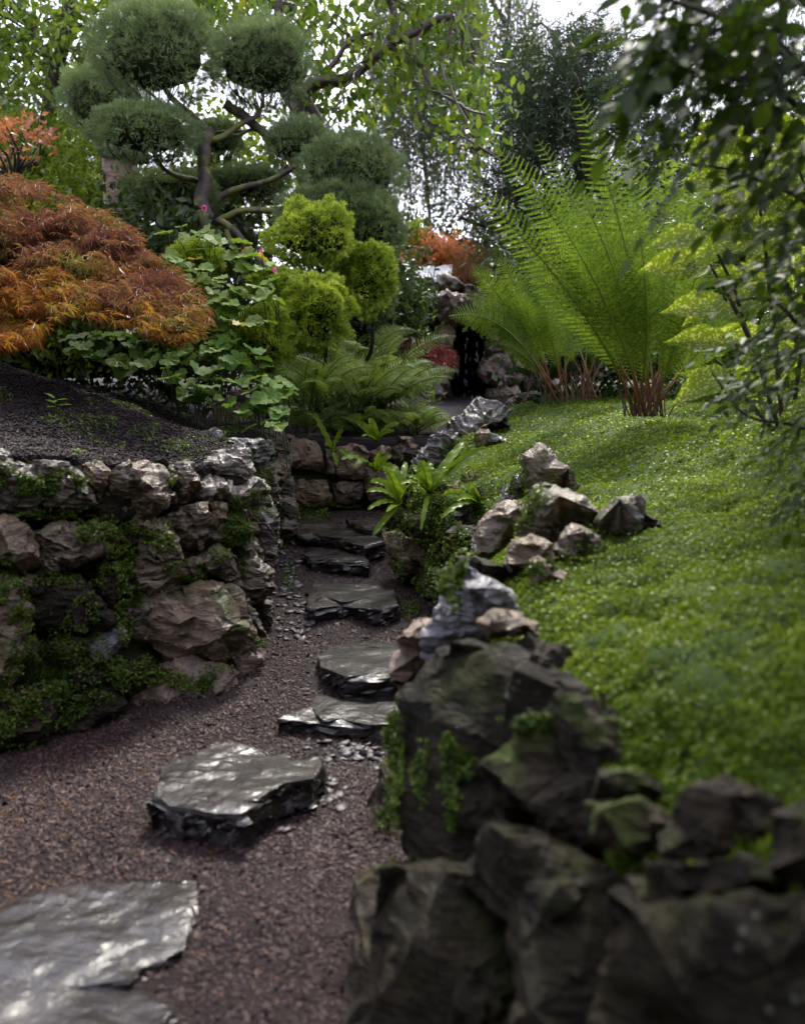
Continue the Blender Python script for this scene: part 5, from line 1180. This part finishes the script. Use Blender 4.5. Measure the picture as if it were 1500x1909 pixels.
# cherry with the twisting limb
tree_bg('cherry_tree', 'cherry tree with a twisting wet limb and hanging pale green leaves above the clipped pads', 'tree', pt(610, 470, 9.6),
 [(pl([(610, 500), (600, 400), (590, 300), (560, 225), (556, 185)], 9.6, 9.4), .11, .07), (pl([(556, 185), (590, 158), (640, 150), (685, 118), (722, 88), (790, 50), (850, 34)], 9.4, 9.0), .075, .03), (pl([(722, 88), (735, 50), (728, 0), (740, -60)], 9.2), .045, .03),
  (pl([(600, 150), (630, 110), (660, 70), (690, 58), (680, 110)], 9.3), .03, .015), (pl([(600, 235), (580, 205), (565, 180)], 9.4), .05, .05), (pl([(590, 300), (540, 120), (520, 0), (515, -80)], 9.8), .05, .03), (pl([(850, 34), (830, 120), (850, 180), (880, 240)], 9.0, 8.6), .02, .006), (pl([(760, 70), (800, 160), (860, 200), (900, 215)], 9.1, 8.8), .02, .008),
  (pl([(590, 280), (480, 120), (300, 20), (120, -20)], 9.9, 10.3), .05, .02), (pl([(930, 300), (880, 270), (850, 255)], 8.8), .012, .006)],
 [(380,-80),(900,-80),(880,60),(930,180),(880,300),(820,200),(740,180),(700,210),(600,300),(540,120),(420,60)], 210, 17, 8.6, 10.6, .17, OVAL, .105, 'cherry', 'bark_cherry', .9, .45)
tree_bg('cherry_tree', 'leafy tree behind the topmost pads with dangling yellow green leaves', 'tree', pt(80, 480, 11),
 [(pl([(60, 500), (70, 300), (110, 120), (130, -40)], 11), .12, .06), (pl([(110, 120), (60, 60), (20, -40)], 11), .05, .02), (pl([(100, 180), (180, 90), (260, 0), (280, -60)], 11, 10.5), .05, .02), (pl([(150, 60), (220, 80), (280, 140)], 10.8), .02, .01)],
 [(-80,-80),(560,-80),(560,40),(430,130),(360,60),(220,60),(150,150),(240,230),(130,210),(60,160),(-80,200)], 330, 18, 10.0, 12.5, .22, OVAL, .12, 'cherry', 'bark_dark', .7, .3)
# unseen cherry crown, added above the view for patchy reflections and dappled sun
(V, F), C = clouds([(60,-560),(1050,-560),(1050,-90),(60,-90)], 330, 16, 8.4, 11.5, .2, OVAL, .11, .9); add('crown', V, F, M['cherry'], bpy.data.objects['cherry_tree'])
# weeping birch
def weeping(label, ux, vtop, vbot, Y0, Y1, ns, mat, size, per=70):
    r = thing('weeping_birch', pt(ux[0] * .5 + ux[1] * .5, 640, (Y0 + Y1) / 2), label, 'tree', 'weeping trees in the distance'); Ps = []; A = Acc()
    for i in range(ns):
        u = random.uniform(*ux); Y = random.uniform(Y0, Y1); v0 = random.uniform(-120, vtop); v1 = v0 + random.uniform(90, 330); v1 = min(v1, random.uniform(vbot - 90, vbot)); 
        if v1 < v0 + 30: continue
        a = pt(u, v0, Y); b = pt(u + random.gauss(0, 10), v1, Y); k = max(8, int(per * (v1 - v0) / 300)); t = RNG.random(k)[:, None]
        Ps.append(a + (b - a) * t + RNG.normal(size=(k, 3)) * .045); A.add(*tube([a, (a + b) / 2 + [random.gauss(0, .03), 0, 0], b], .006, .002, 3))
    P = np.concatenate(Ps); n = len(P); V, F = inst(*DIAM, P, frames(nrm(randdir(n) * .8 - UP), randdir(n)), size * RNG.uniform(.6, 1.3, n)); add('crown', V, F, M[mat], r)
    V, F = A.get(); add('twigs', V, F, M['bark_dark'], r); A = Acc(); c = (ux[0] + ux[1]) / 2
    A.add(*tube(pl([(c, 640), (c + 5, 400), (c - 15, 180), (c + 10, -40), (c, -160)], (Y0 + Y1) / 2), .035, .02, 9, .05))
    for k in range(5): A.add(*tube(pl([(c, 260 - k * 70), (c + (-1) ** k * 50, 190 - k * 70), (c + (-1) ** k * 100, 200 - k * 70)], (Y0 + Y1) / 2), .05, .015, 6, .05))
    V, F = A.get(); add('trunk', V, F, M['bark_dark'], r)
weeping('tall weeping birch with grey green curtains of small leaves behind the grotto', (690, 900), 260, 450, 14.5, 17, 620, 'birch', .058)
weeping('second weeping birch whose thin curtain hangs against the white sky behind the dark conifer', (880, 1010), 160, 380, 16, 18, 230, 'birch', .058)
weeping('weeping tree seen faintly between the right hand branches', (1240, 1500), 100, 420, 15, 17, 170, 'birch', .06)
# dark conifer
tree_bg('conifer', 'dark spreading conifer with reddish limbs behind the tall fern', 'tree', pt(1100, 640, 12),
 [(pl([(1110, 700), (1090, 420), (1080, 200), (1060, 60)], 12), .16, .05), (pl([(1095, 420), (1000, 330), (930, 290), (850, 265)], 12, 11.5), .05, .02), (pl([(1095, 380), (1160, 240), (1190, 160)], 12), .05, .02), (pl([(1090, 300), (1060, 220), (1040, 180)], 11.6), .05, .02), (pl([(1095, 460), (1000, 400), (900, 420), (860, 405)], 12, 11.4), .05, .02), (pl([(1100, 500), (1190, 380), (1240, 300)], 12), .05, .02)],
 [(960,120),(1010,60),(1090,30),(1170,70),(1230,180),(1260,300),(1230,420),(1240,560),(1000,560),(930,470),(880,400),(910,300),(940,200)], 560, 34, 10.8, 13, .17, SPRAY3, .15, 'conifer', 'bark_red', -.2, .25)
tree_bg('broadleaf_tree', 'thin dark stemmed tree right of the conifer with bright sky between its leaves', 'tree', pt(1290, 600, 11.5),
 [(pl([(1270, 620), (1280, 420), (1330, 260), (1400, 120), (1420, -40)], 11.5), .09, .04), (pl([(1240, 560), (1235, 350), (1260, 220), (1300, 120)], 11.6), .05, .02), (pl([(1290, 380), (1350, 300), (1420, 230)], 11.5), .05, .02)],
 [(1200,150),(1300,120),(1560,120),(1560,420),(1330,440),(1200,420)], 150, 22, 10.8, 12.4, .2, DIAM, .09, 'hedge', 'bark_dark', .3, .3)
# light feathery shrubs on the left and between the pads
g_s = 'shrubs behind the bank'
def shrub(label, poly, ncl, per, Y0, Y1, sig, proto, size, mat, hang=.2, name='shrub', cat='shrub', group=g_s, corek=.62):
    us = [p[0] for p in poly]; vs = [p[1] for p in poly]; c = pt(sum(us) / len(us), sum(vs) / len(vs), (Y0 + Y1) / 2); b = c.copy(); b[2] = max(.2, pt(0, max(vs), (Y0 + Y1) / 2)[2] - .2)
    r = thing(name, b, label, cat, group); (V, F), C = clouds(poly, ncl, per, Y0, Y1, sig, proto, size, hang); add('foliage', V, F, M[mat], r)
    if corek:
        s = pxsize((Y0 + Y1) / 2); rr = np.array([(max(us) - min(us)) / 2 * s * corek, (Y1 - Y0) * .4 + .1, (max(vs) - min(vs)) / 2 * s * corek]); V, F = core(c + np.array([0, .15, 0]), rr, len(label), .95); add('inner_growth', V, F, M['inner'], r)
    A = Acc()
    for q in C[::max(1, len(C) // 14)]: A.add(*tube([b, (b + q) / 2 + np.array([random.gauss(0, .05), 0, .05]), q], .014, .004, 5, .05))
    V, F = A.get(); add('stems', V, F, M['bark_dark'], r); return r
shrub('light green feathery maple in the haze behind the stone pillar', [(-300,300),(60,230),(150,210),(230,280),(260,380),(220,480),(-60,470)], 260, 26, 10.2, 11.6, .16, MAPLE5, .11, 'feathery', corek=0)
shrub('dark shrub mass far back at the left edge', [(-400,120),(120,150),(180,260),(160,400),(-400,460)], 300, 26, 13, 15, .25, DIAM, .12, 'hedge')
shrub('yellow green bush seen through the gap between the pads', [(370,180),(520,230),(560,330),(520,420),(380,420),(340,300)], 130, 26, 10.5, 11.6, .16, DIAM, .09, 'feathery', corek=0)
shrub('grey green bush under the juniper branches', [(230,350),(330,330),(520,400),(540,560),(400,620),(260,470)], 160, 26, 9.0, 9.9, .16, DIAM, .08, 'hedge')
shrub('small maple with dusky red leaves at the left edge above the orange one', [(-50,225),(30,205),(80,240),(90,270),(30,300),(-50,300)], 30, 14, 7.6, 8.2, .06, DIAM, .07, 'red_leaf', .3, corek=0, name='maple', cat='small tree')
shrub('dark bush filling the bank between the laceleaf maple and the pads', [(120,400),(260,380),(420,430),(480,620),(400,700),(180,640)], 190, 24, 7.6, 8.6, .15, DIAM, .085, 'hedge')
shrub('shaded low bushes behind the laceleaf maple', [(-400,420),(160,420),(240,660),(-400,690)], 260, 24, 7.2, 8.0, .15, DIAM, .085, 'pale_tree')
shrub('dark green bush behind the golden yew balls', [(560,440),(760,420),(770,700),(560,720)], 220, 26, 8.9, 9.9, .15, DIAM, .08, 'hedge')
shrub('glossy leaved shrub with small wet leaves left of the grotto', [(735,500),(765,515),(780,560),(775,630),(750,655),(715,640),(700,560)], 130, 24, 9.2, 10.0, .09, OVAL, .06, 'glossy', corek=.5)
shrub('yellowish shrub below the glossy one beside the purple maple', [(690,600),(770,600),(790,640),(750,700),(690,700)], 60, 22, 9.2, 9.8, .09, DIAM, .055, 'pale_tree', corek=.5)
shrub('orange and pink autumn shrub above the pale slabs', [(748,455),(800,450),(850,460),(862,480),(820,492),(750,494)], 60, 26, 12.4, 13.2, .10, DIAM, .085, 'enkianthus', corek=.4)
shrub('bright green bush at the foot of the weeping birch', [(740,425),(770,415),(800,430),(790,460),(745,465)], 26, 20, 12.6, 13.2, .08, DIAM, .07, 'feathery', corek=0)
shrub('tall dark hedge closing the view behind the grotto', [(690,430),(900,410),(1000,450),(1020,700),(690,700)], 300, 26, 13.6, 14.8, .22, DIAM, .10, 'hedge')
shrub('dense dark shrub behind the tall fern', [(930,460),(1060,400),(1280,420),(1300,720),(980,740),(950,600)], 330, 26, 8.0, 9.6, .17, DIAM, .085, 'hedge')
shrub('sunlit yellow green shrub behind the spotted laurel', [(1250,330),(1400,280),(1560,290),(1560,740),(1270,740)], 320, 26, 6.9, 8.2, .16, DIAM, .085, 'pale_tree')
shrub('dark hedge behind the leafy bank at the left', [(-400,540),(420,560),(560,700),(520,760),(-400,720)], 300, 24, 7.9, 8.8, .16, DIAM, .08, 'hedge')
# far belt of trees round the garden
A = Acc(); B_ = Acc()
for k in range(34):
    a = math.radians(2 + 176 * k / 33 + random.uniform(-2, 2)); d = random.uniform(20, 24); c = np.array([math.cos(a) * d, 6 + math.sin(a) * d, random.uniform(1.0, 1.8)]); r = np.array([2.6, 2.2, random.uniform(1.2, 1.9)])
    if abs(c[0] / max(c[1], .1)) < .6: r[2] = 1.1
    V, F = pad(c, r, 900, .5, k * 1.3, DIAM, .3); A.add(V, F); V, F = core(c, r, k * 1.3, .9); B_.add(V, F)
fw = thing('far_wood', (0, 28, 0), 'low dark belt of far trees closing the horizon', 'wood'); V, F = A.get(); add('foliage', V, F, M['hedge'], fw, kind='stuff'); V, F = B_.get(); add('inner_growth', V, F, M['inner'], fw, kind='stuff')
fw['kind'] = 'stuff'
# dead grasses over the grotto
dg = thing('dead_grass', pt(875, 500, 11.2), 'tuft of dead rusty grasses hanging over the top of the grotto', 'grass tuft'); A = Acc()
for _ in range(160):
    a = pt(random.gauss(878, 14), 520 + random.gauss(0, 8), 11.0 + random.gauss(0, .1)); b = a + np.array([random.gauss(0, .10), random.gauss(0, .05), random.uniform(.1, .42)]); A.add(*tube([a, (a + b) / 2 + [0, 0, .03], b], .004, .0015, 3))
V, F = A.get(); add('blades', V, F, M['dry_grass'], dg)

# ================================================================== spotted laurel
def broad(n=7, w=.24, fold=.10, ser=.02):
    V = []; F = []
    for i in range(n + 1):
        t = i / n; ww = w * math.sin(math.pi * min(1, t * 1.02 + .02) ** .85) * (1 - .15 * t) + (ser if i % 2 else 0) * (0 < i < n)
        if i in (0, n): ww = .004
        z = -.18 * t * t
        V += [(-ww, t, z + fold * ww / w), (0, t, z), (ww, t, z + fold * ww / w)]
    for i in range(n):
        b = 3 * i; F += [(b, b + 1, b + 4, b + 3), (b + 1, b + 2, b + 5, b + 4)]
    return np.array(V), quads2tris(F)
BROAD = broad()
au = thing('spotted_laurel', pt(1420, 790, 4.5), 'spotted laurel with big sunlit yellow flecked leaves at the right', 'shrub', None)
exp = [(1318,440,1208,450,4.1),(1300,482,1200,497,4.1),(1322,495,1258,518,4.1),(1345,550,1275,600,4.15),(1402,285,1305,222,4.2),(1395,300,1275,262,4.15),(1370,300,1300,330,4.2),(1340,565,1240,574,4.1),(1350,640,1250,628,4.2),(1360,690,1252,745,3.9),(1400,330,1480,290,4.3),(1420,320,1500,350,4.3),(1400,390,1330,350,4.3),(1420,400,1500,430,4.3),(1330,505,1400,520,4.3),(1350,440,1420,400,4.4),(1330,720,1270,690,4.0),(1420,640,1480,600,4.2)]
def laurel_leaf(u0, v0, u1, v1, Y, k=1.0):
    a = pt(u0, v0, Y + random.uniform(0, .1)); b = pt(u1, v1, Y - random.uniform(0, .08)); d = b - a; l = np.linalg.norm(d); nn = nrm(UP * random.uniform(.3, .9) + (CAMP - a) * .35 + RNG.normal(size=3) * .2)
    V, F = inst(*BROAD, a[None], frames((d / l)[None], nn[None]), np.array([l * k])); add('leaf', V, F, M['aucuba'], au)
for e in exp: laurel_leaf(*e)
for (u, v) in poly_pts([(1380,250),(1540,240),(1540,760),(1370,760),(1360,620),(1370,480)], 80):
    a = random.uniform(0, 2 * math.pi); l = random.uniform(60, 110); laurel_leaf(u, v, u + l * math.cos(a), v + l * .7 * math.sin(a), random.uniform(4.2, 4.9))
A = Acc()
for pts, Y in [([(1460, 800), (1440, 600), (1420, 420), (1398, 300)], 4.4), ([(1450, 800), (1400, 640), (1360, 520), (1318, 438)], 4.3), ([(1470, 800), (1500, 600), (1500, 400), (1480, 300)], 4.5), ([(1440, 800), (1380, 740), (1340, 700)], 4.2), ([(1400, 640), (1360, 560), (1322, 494)], 4.25)]: A.add(*tube(pl(pts, Y), .012, .005, 6, .01))
V, F = A.get(); add('stems', V, F, M['bark_dark'], au)

# ================================================================== dark overhanging tree, close on the right
ot = thing('overhanging_tree', (2.9, 2.2, .8), 'dark leafy tree leaning in from the right edge with drooping branches close to the viewer', 'tree')
Wd = Acc(); Lf = Acc()
def sprays(C, dirs, L, nl, size):
    """flat twigs with alternate leaves"""
    n = len(C); t = np.linspace(.08, 1, nl)
    side = nrm(np.cross(dirs, UP + RNG.normal(size=(n, 3)) * .25)); nn = np.cross(side, dirs)
    for k, tk in enumerate(t):
        sg_ = 1 if k % 2 else -1
        P = C + dirs * (L * tk)[:, None] - UP * (L * tk * tk * .25)[:, None]; ax = nrm(side * sg_ * .8 + dirs * .6 - UP * .3 + RNG.normal(size=(n, 3)) * .15) if k < nl - 1 else nrm(dirs - UP * .3)
        V, F = inst(*OVAL, P, frames(ax, nn + RNG.normal(size=(n, 3)) * .25), size * RNG.uniform(.7, 1.15, n) * (1 - .25 * tk)); Lf.add(V, F)
    for c, d, l in zip(C, dirs, L): Wd.add(*tube([c - d * .08, c + d * l - UP * l * .25], .0028, .001, 3))
def region_sprays(poly, n, Y0, Y1, size, L=(.18, .34), nl=9, dirx=-.8, dz=-.35):
    Q = poly_pts(poly, n); C = np.array([pt(u, v, random.uniform(Y0, Y1)) for u, v in Q]); d = nrm(np.array([dirx, -.1, dz]) + RNG.normal(size=(n, 3)) * .4); sprays(C, d, RNG.uniform(*L, n), nl, size)
region_sprays([(1240,-80),(1600,-80),(1600,380),(1450,330),(1350,220),(1290,150),(1230,90)], 110, 2.0, 2.9, .075)
region_sprays([(1460,380),(1600,380),(1600,780),(1500,760),(1450,690),(1450,540)], 52, 2.6, 3.3, .062)
region_sprays([(1380,600),(1480,560),(1460,760),(1370,740)], 20, 3.0, 3.5, .055, (.12, .24))
region_sprays([(1500,760),(1620,740),(1620,900),(1530,860)], 16, 2.6, 3.2, .065)
region_sprays([(1230,20),(1300,-40),(1330,140),(1240,110)], 16, 1.9, 2.3, .085, (.12, .22), 7)
for pts, Y, r0 in [([(1650, 240), (1450, 90), (1330, 20), (1210, -20)], (2.6, 2.0), .016), ([(1650, 330), (1480, 180), (1350, 150), (1230, 110)], (2.6, 2.2), .012), ([(1650, 500), (1500, 380), (1380, 330), (1290, 310)], (3.0, 2.8), .012), ([(1650, 800), (1520, 640), (1440, 560), (1360, 560)], (3.2, 3.2), .014), ([(1650, 860), (1500, 800), (1400, 770), (1330, 700)], (3.1, 3.3), .010)]:
    Wd.add(*tube(pl(pts, *Y), r0, .003, 6, .02))
# unseen part of its crown, spread over path and mound to add shade
n = 2300; C = np.stack([RNG.uniform(.3, 4.4, n), RNG.uniform(-2.2, 6.0, n), RNG.uniform(2.9, 4.9, n)], 1); keep = ~inframe(C, 230); C = C[keep]; C2 = np.stack([RNG.uniform(-2.8, .4, 1100), RNG.uniform(2.2, 6.8, 1100), RNG.uniform(3.7, 5.0, 1100)], 1); C2 = C2[~inframe(C2, 230)]; C = np.concatenate([C, C2]); n = len(C)
OV_ = OVAL; OVAL = DIAM; sprays(C, nrm(np.array([-.6, 0, -.3]) + RNG.normal(size=(n, 3)) * .6), RNG.uniform(.2, .4, n), 7, .1); OVAL = OV_
V, F = Lf.get(); add('crown', V, F, M['beech'], ot)
Wd.add(*tube([(2.9, 2.2, .8), (2.8, 2.1, 1.8), (2.6, 2.0, 2.8), (2.3, 1.5, 4.0)], .12, .06, 10, .03)); Wd.add(*tube([(2.75, 2.1, 2.2), (1.9, 2.3, 2.7), (1.2, 2.3, 2.75), (.9, 2.2, 2.6)], .04, .01, 8, .03)); Wd.add(*tube([(2.6, 2.0, 2.8), (1.8, 1.2, 3.4), (1.0, .4, 3.6)], .05, .015, 8, .03)); Wd.add(*tube([(2.3, 1.5, 4.0), (1.2, 2.6, 4.3), (-.4, 3.8, 4.5), (-2.2, 4.8, 4.4)], .06, .012, 8, .04)); Wd.add(*tube([(2.8, 2.1, 1.8), (2.3, 2.6, 2.0), (1.8, 2.8, 1.9)], .04, .012, 8, .03))
V, F = Wd.get(); add('branches', V, F, M['bark_dark'], ot)

# unseen trees added behind and beside the viewer to darken surfaces facing the camera
A = Acc(); B_ = Acc(); T_a = Acc()
for (x, y, z, r_, lab_) in [(-4.2,-2.5,2.2,2.0,'low and round behind the near end of the soil bed'),(-1.6,-4.2,2.6,2.2,'behind the viewer just left of the path'),(1.4,-4.4,2.4,2.2,'behind the viewer just right of the path'),(4.2,-2.8,2.4,2.1,'behind the near end of the mound'),(-5.2,.6,2.4,1.9,'beside the near end of the left wall'),(5.4,.2,2.6,2.0,'beside the near end of the mound'),(-5.4,3.4,2.6,1.7,'above the left end of the soil bed'),(5.6,3.2,2.8,1.8,'on the mound beyond the overhanging tree'),(-.2,-5.2,5.2,2.4,'tallest, in line with the path'),(-3.6,-3.8,5.0,2.2,'tall, standing over the left side of the garden'),(3.6,-3.8,5.2,2.2,'tall, standing over the right side of the garden')]:
    c = np.array([x, y, z]); r = np.array([r_, r_, r_ * .95]); k = x * 1.7 + y
    V, F = pad(c, r, 1500, .3, k, DIAM, .3); V_, F_ = core(c, r, k, .88); nm_ = thing('shade_tree', (x, y, 0), 'unseen dark evergreen added for shade, ' + lab_, 'tree', 'unseen evergreens added to shade the near garden')
    add('crown', V, F, M['conifer'], nm_); add('inner_growth', V_, F_, M['inner'], nm_); V, F = tube([(x, y, 0), (x + .1, y, z)], .15, .1, 8); add('trunk', V, F, M['bark_dark'], nm_)

shrub('low ferny undergrowth behind the block wall', [(500,700),(790,710),(790,800),(640,800),(500,790)], 150, 26, 7.75, 8.7, .09, SLIM, .06, 'fern_lacy', corek=.5, name='undergrowth', cat='undergrowth')
